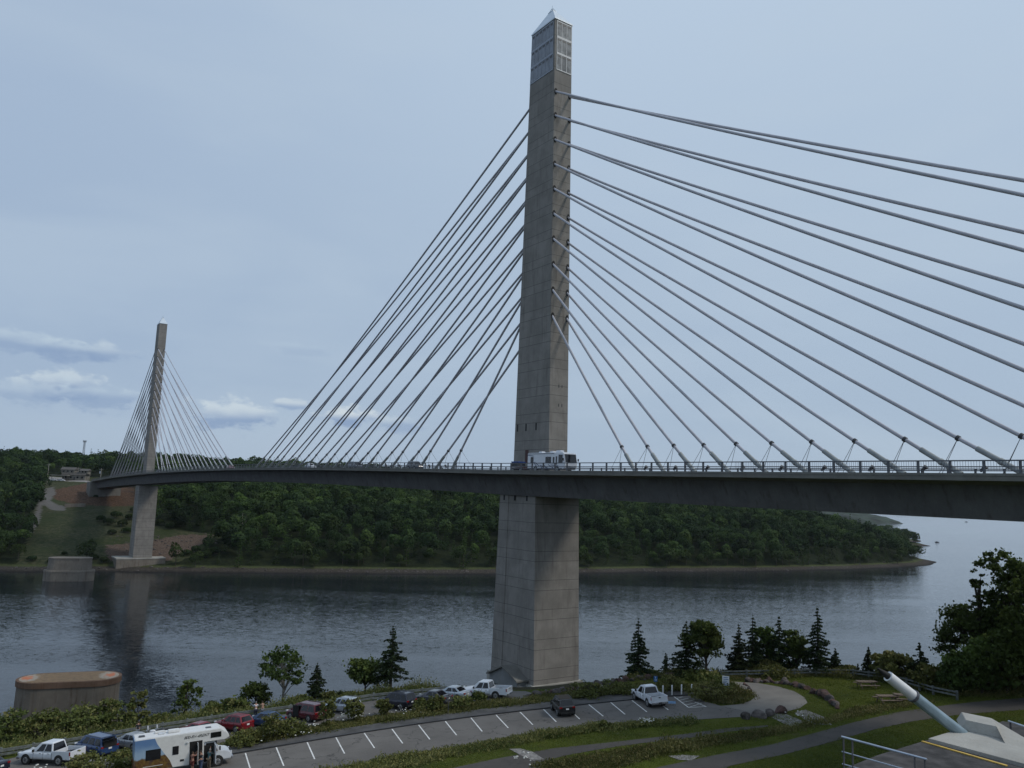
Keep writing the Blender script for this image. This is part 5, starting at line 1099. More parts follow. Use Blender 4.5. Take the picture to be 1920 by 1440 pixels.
# ------------------------------------------------------------------ people (one continuous skinned body each)
def skin_mesh(name, verts, edges, radii, mat, parent, sub=1):
    me = bpy.data.meshes.new(name); me.from_pydata(verts, edges, []); o = bpy.data.objects.new(name, me); COL.objects.link(o)
    md = o.modifiers.new('s', 'SKIN'); md.use_smooth_shade = True
    for v, r in zip(me.skin_vertices[0].data, radii): v.radius = (r, r)
    me.skin_vertices[0].data[0].use_root = True
    if sub: ss = o.modifiers.new('d', 'SUBSURF'); ss.levels = sub; ss.render_levels = sub
    bpy.context.view_layer.update(); m2 = bpy.data.meshes.new_from_object(o.evaluated_get(bpy.context.evaluated_depsgraph_get()))
    bpy.data.objects.remove(o, do_unlink=True); m2.materials.clear(); m2.materials.append(mat); m2.name = name; return link(name, m2, parent)
SKINM = simple('skin', (0.36, 0.20, 0.14), .6, var=.05)
def person(label, M4, shirt, trousers, hair, arm=(20, 20), lean=0.0, shorts=False, h=1.72):
    k = h / 1.72; e = empty('person', mat=M4); tag(e, label, 'person')
    V = [(0, 0, .95), (0.02, 0, 1.12), (0.03 + lean * .3, 0, 1.28), (0.02 + lean * .5, 0, 1.42), (0.03 + lean * .55, 0, 1.50), (.05 + lean * .6, 0, 1.60), (.06 + lean * .62, 0, 1.68)]
    R = [.135, .125, .14, .11, .052, .088, .078]; E = [(0, 1), (1, 2), (2, 3), (3, 4), (4, 5), (5, 6)]
    def add(p, r, frm): V.append(p); R.append(r); E.append((frm, len(V) - 1)); return len(V) - 1
    limbs = {}
    for s, a in ((1, arm[0]), (-1, arm[1])):
        hip = add((0, s * .10, .88), .098, 0); kn = add((.03, s * .12, .49), .062, hip); an = add((0, s * .12, .10), .042, kn); toe = add((.17, s * .13, .045), .036, an)
        sh = add((lean * .45, s * .19, 1.40), .062, 3); ar = D2R(a); el = add((V[sh][0] + .27 * math.sin(ar), s * .25, 1.40 - .27 * math.cos(ar)), .043, sh)
        ar2 = ar + D2R(25 + a * .5); wr = add((V[el][0] + .25 * math.sin(ar2), s * .24, V[el][2] - .25 * math.cos(ar2)), .030, el)
        d = (math.sin(ar2), 0, -math.cos(ar2)); pl = add((V[wr][0] + .07 * d[0], s * .24, V[wr][2] + .07 * d[2]), .032, wr)
        for f, ln in enumerate((.075, .085, .08, .06)):
            oy = (f - 1.5) * .02; q = add((V[pl][0] + ln * .55 * d[0], s * .24 + oy, V[pl][2] + ln * .55 * d[2]), .009, pl); add((V[q][0] + ln * .4 * d[0] + .012, s * .24 + oy, V[q][2] + ln * .4 * d[2]), .008, q)
        add((V[wr][0] + .05 * d[0] + .045, s * .22, V[wr][2] + .05 * d[2]), .010, wr); limbs[s] = (hip, kn, an, sh, el)
    nz = add((.145 + lean * .6, 0, 1.595), .014, 5)
    V = [tuple(c * k for c in v) for v in V]; R = [r * k for r in R]
    skin_mesh('body', V, E, R, SKINM, e)
    def sub(name, idx, edges, mat, grow): skin_mesh(name, [V[i] for i in idx], edges, [R[i] + grow for i in idx], mat, e)
    l, r = limbs[1], limbs[-1]
    sub('shirt', [1, 2, 3, l[3], l[4], r[3], r[4], 0], [(0, 1), (1, 2), (2, 3), (3, 4), (2, 5), (5, 6), (0, 7)], shirt, .014)
    if shorts: sub('shorts', [0, l[0], l[1], r[0], r[1]], [(0, 1), (1, 2), (0, 3), (3, 4)], trousers, .02)
    else: sub('trousers', [0, l[0], l[1], l[2], r[0], r[1], r[2]], [(0, 1), (1, 2), (2, 3), (0, 4), (4, 5), (5, 6)], trousers, .018)
    hd = Vector(V[5]); MB().ball((hd.x - .03 * k, 0, hd.z + .045 * k), .098 * k, 10, 7, (1, .95, 1.05)).build('hair', hair, e)
    for s in (-1, 1): 
        MB().ball((hd.x + .076 * k, s * .033 * k, hd.z - .002), .014, 6, 4).build('eye', M['black'], e); MB().ball((hd.x, s * .088 * k, hd.z - .01), .024, 6, 4, (.6, .5, 1.1)).build('ear', SKINM, e)
        MB().ball((V[limbs[s][2]][0] + .07, V[limbs[s][2]][1], .05), .1, 8, 5, (1.35, .5, .5)).build('shoe', M['rubber'], e)
    MB().box((hd.x + .082 * k, 0, hd.z - .05 * k), (.012, .045, .012)).build('mouth', M['lampR'], e)
    return e
def cloth(n, c): return simple('cloth_' + n, c, .9, var=.08, scale=6)
C_ = dict(w=cloth('white', (.70, .70, .74)), navy=cloth('navy', (.02, .025, .05)), tan=cloth('tan', (.22, .17, .12)), grey=cloth('grey', (.16, .18, .20)), dark=cloth('dark', (.03, .03, .035)), red=cloth('brick', (.16, .04, .04)), teal=cloth('teal', (.07, .15, .17)))
HB = simple('brown_hair', (.05, .03, .02), .8); HG = simple('grey_hair', (.25, .24, .23), .8)
def pf(px, deg): p = at(*px); p.z = PZ(p.x, p.y) + .03; return Matrix.Translation(p) @ Matrix.Rotation(D2R(deg), 4, 'Z')
person('person in a white shirt leaning on the guard rail and looking at the river', pf((478.5, 1347), 115), C_['w'], C_['navy'], HG, (35, 30), .35)
person('person in tan clothes beside the white-shirted person at the guard rail', pf((491, 1346), 120), C_['tan'], C_['grey'], HB, (30, 35), .3)
rvM = rvm
def rp(x, y, z, deg): return rvM @ Matrix.Translation((x, y, z)) @ Matrix.Rotation(D2R(deg), 4, 'Z')
person('person in a sleeveless top reaching up in the open side door of the motorhome', rp(.55, -1.62, 0, 20), cloth('salmon', (.30, .14, .11)), C_['red'], HB, (75, 95), 0, True)
person('person in a dark top and blue jeans beside the open door panel of the motorhome', rp(1.28, -1.75, 0, 200), C_['dark'], cloth('jeans', (.07, .10, .18)), HB, (25, 15))
person('person in a blue-grey shirt stepping into the motorhome cab', rp(1.95, -1.62, 0, 40), C_['teal'], C_['tan'], HG, (95, 60), .15)
person('small figure standing by the guard rail beyond the silver sedan', pf((257, 1386), 110), C_['dark'], C_['grey'], HB, (20, 25), .1)

# ------------------------------------------------------------------ timber guard rail and fence
def timber(name, px, label, hgt, rails, step, mat):
    P = [at(*q) for q in px]; e = empty(name, (P[0].x, P[0].y, PZ(P[0].x, P[0].y))); tag(e, label, 'fence'); bpy.context.view_layer.update(); inv = e.matrix_world.inverted()
    acc = []; rm = [MB() for _ in rails]
    for a, b in zip(P[:-1], P[1:]):
        n = max(1, round((b - a).length / step)); acc += [a.lerp(b, i / n) for i in range(n)]
    acc.append(P[-1]); G_ = [Vector((p.x, p.y, PZ(p.x, p.y))) for p in acc]
    for a, b in zip(G_[:-1], G_[1:]):
        side = (b - a).cross(Vector((0, 0, 1))).normalized() * .12
        for mbr, (z, hh) in zip(rm, rails): mbr.bar(a + side + Vector((0, 0, z + random.uniform(-.02, .02))), b + side + Vector((0, 0, z + random.uniform(-.02, .02))), .10, hh)
    for mbr in rm: o = mbr.build('rail', mat); o.parent = e; o.matrix_parent_inverse = inv
    for g in G_: o = MB().box((g.x, g.y, g.z + hgt / 2 - .2), (.2, .2, hgt + .4)).build('post', mat, bevel=.02); o.parent = e; o.matrix_parent_inverse = inv
    return e
timber('guard_rail', [(-70, 1432), (0, 1421), (120, 1402), (256, 1379), (350, 1364), (440, 1350), (594, 1330), (700, 1314), (757, 1308), (860, 1298)], 'long weathered timber guard rail between the parked cars and the river', .95, ((.72, .28), (.34, .2)), 2.6, M['wood'])
timber('fence', [(1352, 1272), (1400, 1271), (1450, 1270), (1530, 1268), (1600, 1270), (1660, 1277), (1700, 1287), (1750, 1303), (1795, 1313)], 'weathered rail fence curving round the lawn below the trees', 1.0, ((.85, .16), (.5, .16)), 2.6, M['wood'])

# ------------------------------------------------------------------ signs, posts, tables
def gp(px, dz=0.0): p = at(*px); return Vector((p.x, p.y, float(z_near(p.x, p.y)) + dz))
for i, (px, lab) in enumerate((((1243, 1306), 'first white post beside the hatched bay, nearest the pickup'), ((1260, 1305), 'second white post from the pickup behind the hatched bay'), ((1278, 1304), 'third white post from the pickup behind the hatched bay'), ((1297, 1303.5), 'last white post at the round island end of the hatched bay'))):
    p = gp(px); e = empty('bollard', p); tag(e, lab, 'bollard', 'white posts behind the hatched bay')
    MB().tube([(0, 0, -.2), (0, 0, 1.18)], .085, 10).build('post', M['white'], e); MB().tube([(0, 0, 1.18), (0, 0, 1.23)], [.085, .05], 10).build('cap', M['white'], e)
p = gp((1229, 1300)); e = empty('parking_sign', p, -.25); tag(e, 'small blue disabled parking sign on a post behind the white pickup', 'sign')
MB().bar((0, 0, -.1), (0, 0, 1.9), .06, .06).build('post', M['steelG'], e); MB().box((0, -.05, 1.65), (.42, .02, .62)).build('panel', M['blueS'], e)
ic = MB(); ic.ball((0, -.065, 1.85), .05, 8, 4, (1, .2, 1)); ic.bar((0, -.065, 1.78), (.0, -.065, 1.62), .02, .04); ic.bar((0, -.065, 1.62), (.1, -.065, 1.60), .02, .035); ic.bar((.1, -.065, 1.6), (.13, -.065, 1.5), .02, .035)
ic.tube([(.02 + .1 * math.cos(a), -.065, 1.56 + .1 * math.sin(a)) for a in np.linspace(2.2, 6.0, 10)], .015, 5); ic.build('symbol', M['white'], e)
p = gp((1361, 1303)); e = empty('notice_board', p, -.35); tag(e, 'white notice board with dark writing on the round island', 'sign')
for s in (-.28, .28): MB().bar((s, 0, -.1), (s, 0, 1.5), .08, .08).build('post', M['woodB'], e)
MB().box((0, -.06, 1.45), (.78, .05, 1.35)).build('panel', M['white'], e)
ln_ = MB(); 
for i, (w, x) in enumerate(((.5, 0), (.56, .02), (.4, -.05), (.55, 0), (.48, .03), (.3, 0))): ln_.box((x, -.09, 1.95 - i * .2), (w, .012, .07))
ln_.build('writing', M['blueS'], e)
p = gp((840, 1340)); e = empty('sign_post', p); tag(e, 'slim grey sign post seen edge-on in the planted strip', 'sign'); MB().bar((0, 0, -.1), (0, 0, 2.2), .07, .07).build('post', M['steelG'], e); MB().box((0, 0, 1.95), (.04, .4, .5)).build('panel', M['steelG'], e)
p = gp((1117, 1303)); e = empty('marker_post', p); tag(e, 'short green utility marker on the slope right of the pier', 'marker'); MB().tube([(0, 0, 0), (0, 0, 1.1)], .12, 8).build('post', simple('green_plastic', (.04, .13, .09), .5), e); MB().ball((0, 0, 1.1), .12, 8, 4, (1, 1, .6)).build('cap', M['steelG'], e)
def picnic(label, px, deg):
    e = empty('picnic_table', gp(px), D2R(deg)); tag(e, label, 'picnic table', 'picnic tables on the lawn')
    t = MB(); [t.box((0, y, .76), (2.4, .15, .05)) for y in (-.34, -.17, 0, .17, .34)]; t.build('table_top', M['woodB'], e)
    for s in (-1, 1): b = MB(); [b.box((0, s * (.72 + d), .45), (2.4, .14, .05)) for d in (0, .16)]; b.build('bench', M['woodB'], e)
    for x in (-.85, .85):
        l = MB(); l.bar((x, -.62, 0), (x, -.25, .74), .09, .06); l.bar((x, .62, 0), (x, .25, .74), .09, .06); l.bar((x, -.88, .4), (x, .88, .4), .06, .1); l.build('leg_frame', M['woodB'], e)
picnic('picnic table in the middle of the lawn near the fence', (1625, 1290), 5); picnic('left one of the two picnic tables touching the pipe', (1664, 1318), 8); picnic('right one of the two picnic tables, partly behind the pipe', (1698, 1316), -6)
# ------------------------------------------------------------------ boulders
def rock_mesh(seed, mat):
    rg = np.random.default_rng(seed); bm = bmesh.new(); bmesh.ops.create_icosphere(bm, subdivisions=2, radius=1)
    ax = [Vector(rg.normal(size=3)).normalized() for _ in range(9)]; of = [.55 + .35 * rg.random() for _ in range(9)]
    for v in bm.verts:
        for a, o in zip(ax, of):
            d = v.co.dot(a)
            if d > o: v.co -= a * (d - o)
        v.co *= 1 + rg.normal() * .03
    me = bpy.data.meshes.new('boulder'); bm.to_mesh(me); bm.free(); me.materials.append(mat); return me
RM = [rock_mesh(s, M['rockR'] if s % 2 else M['rockG']) for s in range(6)]
def rocks(path, n, size, label, group, seed, jit=2.0):
    rg = np.random.default_rng(seed); P = [np.array(q, float) for q in path]; sl = np.cumsum([0] + [np.hypot(*(b - a)) for a, b in zip(P[:-1], P[1:])])
    for i in range(n):
        s = sl[-1] * (i + .5) / n; k = min(len(P) - 2, int(np.searchsorted(sl, s) - 1)); k = max(k, 0); q = P[k] + (P[k + 1] - P[k]) * (s - sl[k]) / (sl[k + 1] - sl[k]); q = q + np.array([0, rg.normal() * jit * .5])
        p = gp(q); me = RM[int(rg.integers(0, 6))]; o = link('boulder', me); sc = size * .55 * (.5 + .8 * rg.random()); o.location = (p.x, p.y, p.z + sc * .3); o.scale = (sc * (1 + .5 * rg.random()), sc * .8, sc * (.7 + .4 * rg.random())); o.rotation_euler = (rg.random() * .6, rg.random() * .6, rg.random() * 6)
        tag(o, label, 'boulder', group)
rocks([(985, 1306), (1040, 1300), (1090, 1292), (1130, 1284), (1180, 1275), (1260, 1268)], 46, .75, 'reddish rough boulder in the row right of the pier foot', 'boulder row below the pier', 1)
rocks([(1400, 1278), (1440, 1279), (1480, 1283), (1515, 1294)], 26, .75, 'dark red boulder in the curved row behind the driveway loop', 'boulders behind the driveway loop', 2)
rocks([(1523, 1297), (1545, 1306), (1560, 1318), (1572, 1332)], 11, .95, 'chunky boulder in the short row right of the driveway loop', 'boulders right of the driveway loop', 3)
rocks([(1393, 1283), (1403, 1289), (1410, 1297)], 4, .4, 'small stone edging the round island', 'island edge stones', 4, 1)
for px, sc, mi, lab in (((1398, 1348), .62, 0, 'low grey boulder, leftmost of the four at the driveway mouth'), ((1423, 1345), .72, 2, 'wide flat grey boulder second from the left at the driveway mouth'), ((1443, 1342), .66, 4, 'rounded grey boulder third from the left at the driveway mouth'), ((1464, 1337), .82, 1, 'tall red-brown boulder, rightmost of the four at the driveway mouth')):
    p = gp(px); o = link('boulder', RM[mi]); o.location = (p.x, p.y, p.z + .2); o.scale = (sc * (1.5 if mi == 2 else 1), sc * .8, sc * .85); o.rotation_euler = (.2, .1, mi); tag(o, lab, 'boulder')
# ------------------------------------------------------------------ old stone bridge piers standing in the river
def stadium(L2, W2, n=12): 
    pts = []
    for k in range(n + 1): a = -PI / 2 + PI * k / n; pts.append((L2 - W2 + W2 * math.cos(a), W2 * math.sin(a)))
    for k in range(n + 1): a = PI / 2 + PI * k / n; pts.append((-(L2 - W2) + W2 * math.cos(a), W2 * math.sin(a)))
    return pts
def oldpier(name, label, x, y, ang, prof, top):
    e = empty(name, (x, y, 0), ang); tag(e, label, 'old bridge pier')
    for i, secs in enumerate(prof):
        MB().rings([[(px, py, z) for px, py in stadium(a, b)] for a, b, z in secs]).build('shaft' if i == 0 else ('coping' if i == len(prof) - 1 else 'base_ledge'), (RUST if i == len(prof) - 1 else M['stumpM']) if top is TM else M['conc2'], e, weld=True)
    a, b, z = prof[-1][-1]
    MB().prism(stadium(a - .5, b - .5), z + .003, z + .03).build('top_surface', top, e); return e
def topmat():
    m, nt, b = new_mat('stained_top'); p = obj_pos(nt); n = NOISE(nt, p, .25, 4, .6); n2 = NOISE(nt, p, 1.5, 4, .6)
    c = MIX(nt, SMOOTH(nt, n2, .3, .7), (.17, .11, .06), (.26, .17, .09)); s = nt.nodes.new('ShaderNodeSeparateXYZ'); L(nt, p, s.inputs[0])
    for x0, w in ((-6.9, 1.0), (6.6, 1.0)):
        ex = MATH(nt, 'SUBTRACT', s.outputs[0], x0); ey = MATH(nt, 'MULTIPLY', MATH(nt, 'SUBTRACT', s.outputs[1], .3), .55)
        dx = MATH(nt, 'ADD', MATH(nt, 'SQRT', MATH(nt, 'ADD', MATH(nt, 'MULTIPLY', ex, ex), MATH(nt, 'MULTIPLY', ey, ey))), MATH(nt, 'MULTIPLY', MATH(nt, 'SUBTRACT', n2, .5), 2.6))
        c = MIX(nt, SMOOTH(nt, dx, w + .5, w + 1.0, .5, 0), c, (.5, .45, .38)); c = MIX(nt, SMOOTH(nt, dx, w * .6, w, .95, 0), c, (.52, .16, .07))
    L(nt, c, b.inputs['Base Color']); b.inputs['Roughness'].default_value = .9; return m
TM = topmat(); RUST = concrete('rusty_coping', (0.18, 0.115, 0.08), False, 0, .9, (.15, .07, .04)); M['stumpM'] = concrete('stained_masonry', (0.19, 0.165, 0.135), False, 0, 1.0, (.13, .085, .055))
a = hit_z(17, 1278, 9.2); b = hit_z(219, 1270, 9.2); c = (a + b) / 2; ang = math.atan2(b.y - a.y, b.x - a.x); hl = (b - a).length / 2
oldpier('stone_pier', 'round-ended old stone pier with rusty patches on its flat top', c.x, c.y + 2, ang, [[(hl * .99, 4.3, -2), (hl * .975, 4.05, 8.2)], [(hl * 1.08, 5.0, -2), (hl * 1.08, 5.0, 1.3)], [(hl, 4.25, 8.2), (hl, 4.25, 9.2)]], TM)
a = hit_z(80, 1088, 0); b = hit_z(176, 1088, 0); c = (a + b) / 2; ang = math.atan2(b.y - a.y, b.x - a.x); hl = (b - a).length / 2
oldpier('stone_pier', 'pale old stepped pier standing in the water before the far tower', c.x, c.y, ang, [[(hl * .88, 4.4, 4.5), (hl * .85, 4.2, 9.6)], [(hl, 5.2, -2), (hl, 5.2, 4.0)], [(hl * 1.02, 5.4, 4.0), (hl * 1.0, 5.2, 4.8)], [(hl * .87, 4.4, 9.6), (hl * .87, 4.4, 10.2)]], M['conc2'])
# ------------------------------------------------------------------ display pipe on its concrete block, terrace, railing
TZ = H - 8.0
def tz(px, py, z=None): return hit_z(px, py, TZ if z is None else z)
poly = [tz(1500, 1475), tz(1645, 1416), tz(1737, 1388), tz(1790, 1376), tz(1840, 1368), tz(1880, 1352), tz(1990, 1372), tz(2200, 1440), tz(2300, 1600), tz(1500, 1600)]
mb = MB().prism([(p.x, p.y) for p in poly][::-1], TZ - 9, TZ); o = mb.build('terrace', simple('terrace_asphalt', (.045, .042, .042), .9, var=.3, scale=1.3, bump=.01, world=True), weld=True); o['kind'] = 'structure'
def ground_pt(px, py, dz): v = tz(px, py); return Vector((v.x, v.y, TZ + dz))
e = empty('concrete_block', ground_pt(1850, 1410, 0)); tag(e, 'sloping pale concrete block holding the angled display pipe', 'concrete block'); bpy.context.view_layer.update(); inv = e.matrix_world.inverted()
def cp(o): o.parent = e; o.matrix_parent_inverse = inv; return o
sl = [ground_pt(1741, 1391, 0), ground_pt(1793, 1375, 0), ground_pt(1960, 1395, 0), ground_pt(1960, 1450, 0), ground_pt(1893, 1432, 0)]
cp(MB().prism([(p.x, p.y) for p in sl][::-1], TZ - .1, TZ + .12).build('plinth', M['concN'], bevel=.01))
base = [ground_pt(*q, .12) for q in ((1800, 1393), (1880, 1417), (1935, 1404), (1860, 1380))]
# block: faces from the photo outline, true thickness behind
A_ = ground_pt(1802, 1374, .12); B_ = ground_pt(1881, 1393, .12)
fn = (B_ - A_).cross(Vector((0, 0, 1))).normalized(); fn = (fn - Vector((0, 0, .16))).normalized() if fn.y > 0 else (fn + Vector((0, 0, .16))).normalized()
def on_front(px, py):
    d = Vector(ray(px, py)); o_ = Vector((0, 0, H)); return o_ + d * ((A_ - o_).dot(fn) / d.dot(fn))
tl, tr = on_front(1811, 1350), on_front(1868, 1362); bdir = Vector((.42, 1, 0)).normalized() * 1.25
tp = [tl, tr, tr + bdir, tl + bdir]
bk = [A_ + Vector((.55, 1.3, 0)), B_ + Vector((.75, 1.1, 0))]
cp(MB().rings([[A_, B_, bk[1], bk[0]], tp]).build('block', M['concN'], bevel=.012))
c1 = ground_pt(1885, 1401, .12); c2 = ground_pt(1945, 1404, .12)
cp(MB().rings([[B_ + Vector((.01, .01, 0)), c1, c2, bk[1] + Vector((.05, 0, 0))], [tp[1] + Vector((.01, 0, -.01)), tp[1].lerp(tp[2], .05) + Vector((.05, 0, -.02)), tp[2] + Vector((.05, 0, -.02)), tp[2] + Vector((.01, .01, -.01))]]).build('buttress', M['concN']))
# the pipe
foot = ground_pt(1803, 1378, .35); D0 = foot.y
d2 = ray(1665, 1268); tipY = D0 - .6; tip = Vector((d2[0] * tipY, tipY, H + d2[2] * tipY)); foot = Vector((ray(1800, 1373)[0] * D0, D0, H + ray(1800, 1373)[2] * D0)); foot = foot.lerp(tip, -.06)
pe = empty('display_pipe', foot); tag(pe, 'thick pale pipe with a black tip slanting up from the concrete block', 'pipe'); bpy.context.view_layer.update(); pin = pe.matrix_world.inverted()
def pp(o): o.parent = pe; o.matrix_parent_inverse = pin; return o
bl = simple('blue_grey_pipe', (.27, .36, .42), .35, metal=.3, var=.08, scale=2)
rP = .20
ax = (tip - foot); 
def al(u): return foot + ax * u
pp(MB().tube([al(0), al(.665)], rP, 24).build('lower_sheath', bl)); pp(MB().tube([al(.665), al(1.0)], rP * .93, 24).build('upper_sheath', M['white'])); pp(MB().tube([al(.655), al(.68)], rP * 1.14, 24).build('collar', M['steelG']))
pp(MB().tube([al(1.0), al(1.02), al(1.13)], [rP * .62, rP * .6, .03], 14).build('strand_bundle', M['rubber']))
# painted edge line and railing
yl = MB().bar(tz(1729, 1391) + Vector((0, 0, .02)), tz(1888, 1437) + Vector((0, 0, .02)), .10, .03); o = yl.build('edge_strip', M['yellow']); tag(o, 'thin yellow edge strip on the dark terrace in front of the block', 'edge strip')
def metal_rail(label, a, b, n, end=None):
    e = empty('railing', a - Vector((0, 0, 1.1))); tag(e, label, 'railing'); bpy.context.view_layer.update(); inv = e.matrix_world.inverted(); d = b - a
    def q(o): o.parent = e; o.matrix_parent_inverse = inv
    for z, r in ((0, .032), (-.43, .02), (-.78, .02)): q(MB().tube([a - d * .02 + Vector((0, 0, z)), b + d * .0 + Vector((0, 0, z))], r, 10).build('rail', M['railN']))
    for i in range(n + 1):
        c = a.lerp(b, .06 + .86 * i / n)
        for s in (-.14, .14): q(MB().bar(c + d.normalized() * s - Vector((0, 0, 1.1)), c + d.normalized() * s - Vector((0, 0, .03)), .02, .07, (NX[0], NX[1], 0)).build('post', M['steelG']))
a = tz(1581, 1382, TZ + 1.1); b = tz(1738, 1424, TZ + 1.1); metal_rail('blue-grey metal railing with three rails in the bottom right foreground', a, b, 1)
a = tz(1891, 1352, TZ + .4); b = tz(2010, 1392, TZ + .4); e = empty('low_rail', a - Vector((0, 0, .4))); tag(e, 'low pale rail at the right edge behind the concrete block', 'railing'); d = b - a
MB().tube([(0, 0, .4), (d.x, d.y, .4)], .035, 8).build('rail', M['railN'], e); [MB().bar((d.x * u, d.y * u, 0), (d.x * u, d.y * u, .38), .05, .05).build('post', M['steelG'], e) for u in (.03, .5, .97)]
# ------------------------------------------------------------------ far shore: house, vans, poles, mast, boats
hp = far_hit(142, 900); k = hp.y / CF
e = empty('roadside_building', hp, .05); tag(e, 'low roadside building with a wide flat canopy and two storeys behind, on the far hill', 'building')
bw = simple('weathered_siding', (.16, .15, .13), .9, var=.15, scale=.6); rfm = simple('grey_shingles', (.09, .085, .08), .9, var=.15)
h1 = MB().box((0, 0, 1.9), (17, 8, 3.8)).build('wall', bw, e); MB().rings([[(x, y, z) for y, z in ((-4.6, 3.8), (4.6, 3.8), (2.5, 6.0), (-2.5, 6.0))] for x in (-9.0, 9.0)]).build('roof', rfm, e, weld=True)
MB().box((-5, -1, 6.4), (10, 5, 2.8)).build('upper_storey', bw, e); MB().rings([[(x, y, z) for y, z in ((-4, 7.7), (2, 7.7), (-1, 9.6))] for x in (-10.6, .6)]).build('roof', rfm, e, weld=True)
MB().box((7, -1, 6.0), (6, 5, 2.6)).build('upper_storey', bw, e); MB().rings([[(x, y, z) for y, z in ((-4, 7.2), (2, 7.2), (-1, 8.8))] for x in (3.4, 10.6)]).build('roof', rfm, e, weld=True)
MB().box((-9, -6, 3.2), (13, 6, .35)).build('canopy', M['concN'], e)
for x in (-14, -4.5): MB().box((x, -8.3, 1.5), (.3, .3, 3.2)).build('canopy_post', bw, e)
for x in (-6, -2, 3, 6.5): MB().box((x, -4.02, 2.0), (1.4, .06, 1.3)).build('window', M['glass'], e)
for x in (-8, -5, -2, 6, 8.5): MB().box((x, -3.53, 6.4), (1.0, .06, 1.2)).build('window', M['glass'], e)
MB().box((.6, -4.02, 1.2), (1.1, .06, 2.3)).build('door', M['steelD'], e)
for dx_, lab in ((-10.5, 'left white van parked by the roadside building'), (-4.5, 'right white van parked by the roadside building')):
    q = Vector((hp.x + dx_, hp.y - 11, 0)); q.z = float(z_far(q.x, q.y)) + .1; car('van', lab, 'van', Matrix.Translation(q), 'van', P_['white'])
for px, ty, lab in (((116, 893), 873, 'utility pole left of the roadside building'), ((145, 899), 876, 'utility pole in front of the roadside building'), ((188, 901), 878, 'utility pole with a transformer right of the roadside building'), ((88, 905), 869, 'utility pole at the forest edge above the gravel road')):
    p = far_hit(*px); hh = top_z(px[0], ty, p.y) - p.z; e = empty('utility_pole', p); tag(e, lab, 'utility pole'); MB().tube([(0, 0, -1), (0, 0, hh)], [.28, .18], 8).build('pole', M['barkP'], e); MB().box((0, 0, hh - 1), (3.2, .2, .25)).build('crossarm', M['barkP'], e)
    if 'transformer' in lab: MB().tube([(-.9, 0, hh - 4), (-.9, 0, hh - 2.2)], .5, 10).build('transformer', M['railN'], e)
Y = 900.0; x0 = ray(157, 846)[0] * Y; zt = top_z(157, 826, Y); zb = top_z(157, 858, Y); e = empty('radio_mast', (x0, Y, zb)); tag(e, 'thin lattice radio mast on the wooded skyline', 'mast')
mm = MB(); Hm = zt - zb
for i in range(3): a = i * 2 * PI / 3; mm.bar((1.3 * math.cos(a), 1.3 * math.sin(a), 0), (.8 * math.cos(a), .8 * math.sin(a), Hm), .25, .25)
for j in range(14):
    for i in range(3): a = i * 2 * PI / 3; b = (i + 1) * 2 * PI / 3; z = Hm * j / 14; z2 = Hm * (j + 1) / 14; r = 1.3 - .5 * j / 14; mm.bar((r * math.cos(a), r * math.sin(a), z), (r * math.cos(b), r * math.sin(b), z2), .14, .14)
mm.build('lattice', M['steelG'], e); an = MB(); [an.bar((1.6 * math.cos(a), 1.6 * math.sin(a), Hm - 2), (1.6 * math.cos(a), 1.6 * math.sin(a), Hm + .3), .4, .4) for a in np.linspace(0, 2 * PI, 7)[:-1]]; an.build('antenna', M['steelG'], e)
MB().bar((0, 0, 0), (0, 0, .1), .1, .1)
# retaining block wall on the far slope, loose rocks on the far beach
a = far_hit(121, 951); b = far_hit(160, 951); w = MB().bar(a + Vector((0, 0, .6)), b + Vector((0, 0, .8)), 1.2, 2.6); o = w.build('retaining_wall', M['conc2']); tag(o, 'short grey block wall below the brown rock cut', 'wall')
rg = np.random.default_rng(8); rk = MB()
for i in range(420):
    px = rg.uniform(0, 1700); p = None; y = rg.uniform(0, 1); sx = np.interp(px, [0, 300, 600, 930, 1090, 1500, 1720], [1063, 1064, 1066, 1068, 1066, 1064, 1050]) + 7 * y; q = far_hit(px, sx)
    if q.z < -.2 or q.z > 5: continue
    s = .25 + .7 * rg.random() ** 3; rk.ball((q.x, q.y, q.z + s * .1), s, 6, 4, (1.3, 1, .6), .2)
for i in range(160):
    q = far_hit(rg.uniform(205, 410), rg.uniform(1000, 1040)); s = .25 + .5 * rg.random() ** 2; rk.ball((q.x, q.y, q.z + s * .1), s, 6, 4, (1.2, 1, .7), .2)
tag(rk.build('beach_stones', M['rockG']), 'pale stones scattered along the far beach', 'stones', kind='stuff')
for (px, py, lab, s) in ((1757, 1017, 'small open boat on the river beyond the wooded point', 1.0), (1812, 979, 'tiny distant boat far down the river', 2.0)):
    p = hit_z(px, py, 0); e = empty('boat', p, .1); e.scale = (s, s, s); tag(e, lab, 'boat')
    MB().rings([[(x, y * w, z) for y, z in ((-1, .75), (-.7, -.1), (.7, -.1), (1, .75))] for x, w in ((-2.8, 1.0), (1.0, 1.05), (2.6, .5), (3.2, .08))]).build('hull', M['steelD'], e, weld=True); MB().box((-.3, 0, 1.1), (1.4, 1.3, .9)).build('wheelhouse', M['steelG'], e, bevel=.1); MB().box((-3.0, 0, .8), (.35, .35, .7)).build('outboard', M['rubber'], e)
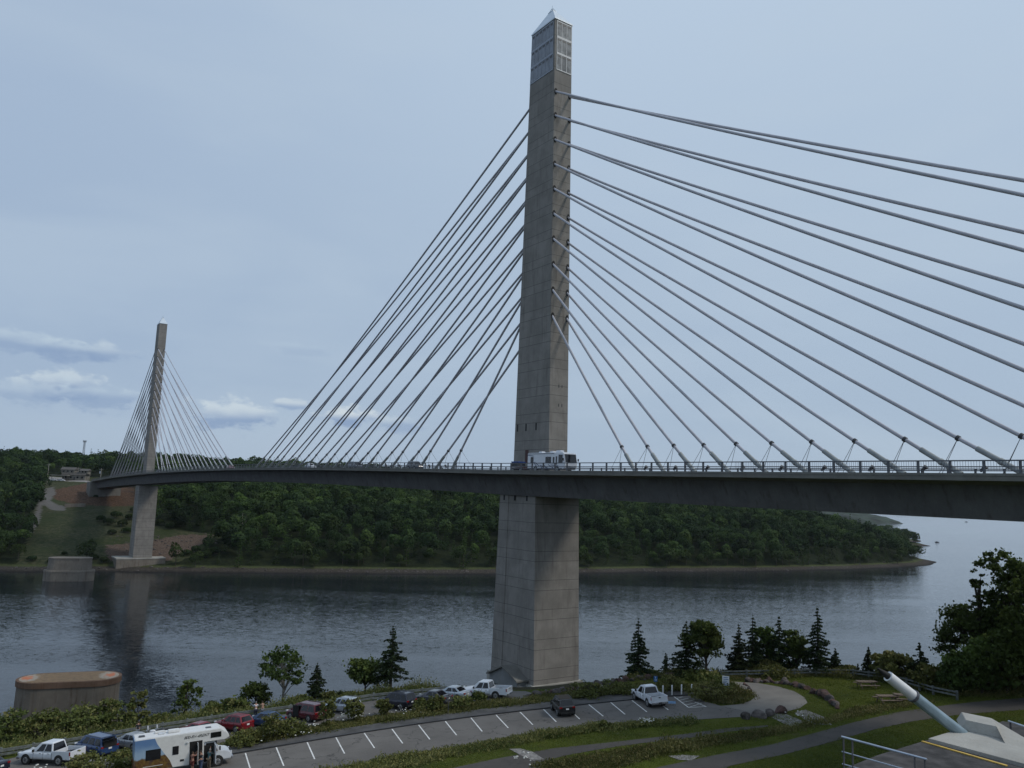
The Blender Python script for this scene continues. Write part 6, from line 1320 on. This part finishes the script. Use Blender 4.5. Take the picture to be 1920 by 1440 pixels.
# dark bushes in the far clearing
rg = np.random.default_rng(44); proto_b = None
for (px, py, s) in ((188, 978, .55), (203, 985, .6), (216, 972, .65), (228, 988, .6), (243, 975, .55), (238, 1000, .5), (210, 1002, .45), (176, 1050, .45), (196, 1056, .5), (60, 1052, .45), (95, 1056, .4), (120, 1040, .3), (300, 985, .55), (318, 992, .5), (338, 988, .6), (350, 1042, .5), (368, 1036, .55), (385, 1046, .6), (402, 1040, .6), (330, 975, .55), (75, 940, .5), (180, 932, .3), (250, 960, .5)):
    p = far_hit(px, py)
    if proto_b is None:
        proto_b = empty('bush', p); Q, T = dome_crown(rg, 520, 7, 5.5); leaf_obj('foliage', Q, T, M['leafF'], proto_b, .05); MB().tube([(0, 0, -1), (0, 0, 4)], [.25, .1], 6).build('stem', M['bark'], proto_b); b_ = proto_b
    else: b_ = copy_tree(proto_b)
    b_.location = p - Vector((0, 0, 1.0)); b_.scale = (s * 1.05, s * 1.05, s * 1.25); b_.rotation_euler = (0, 0, rg.random() * 6); tag(b_, 'dark rounded bush on the open slope around the far tower', 'bush', 'bushes on the open far slope')
# dead white tree on the far slope
p = far_hit(452, 1003); e = empty('dead_tree', p); tag(e, 'bare bleached dead tree standing before the dark woods right of the far tower', 'tree'); hh = 13.0
MB().tube([(0, 0, -1), (.3, 0, hh * .5), (0, 0, hh)], [.3, .2, .05], 7).build('trunk', M['barkP'], e)
br = MB(); [br.tube([(0, 0, hh * u), (1.6 * s, 0, hh * (u + .12)), (2.6 * s, .3, hh * (u + .26))], [.13, .09, .03], 5) for u, s in ((.25, -1), (.4, 1), (.5, -1), (.62, 1))]; br.build('limb', M['barkP'], e)

# ------------------------------------------------------------------ air: one box of thin even haze
hz = MB().box((0, 9000, 68.5), (33000, 23000, 149)).build('haze', None)
hm_ = bpy.data.materials.new('haze'); hm_.use_nodes = True; nt = hm_.node_tree; nt.nodes.clear(); o_ = nt.nodes.new('ShaderNodeOutputMaterial'); v_ = nt.nodes.new('ShaderNodeVolumePrincipled')
v_.inputs['Color'].default_value = (0.80, 0.88, 1.0, 1); v_.inputs['Density'].default_value = 0.000028; v_.inputs['Anisotropy'].default_value = 0.2
nt.links.new(v_.outputs[0], o_.inputs['Volume']); hz.data.materials.clear(); hz.data.materials.append(hm_); tag(hz, kind='stuff')
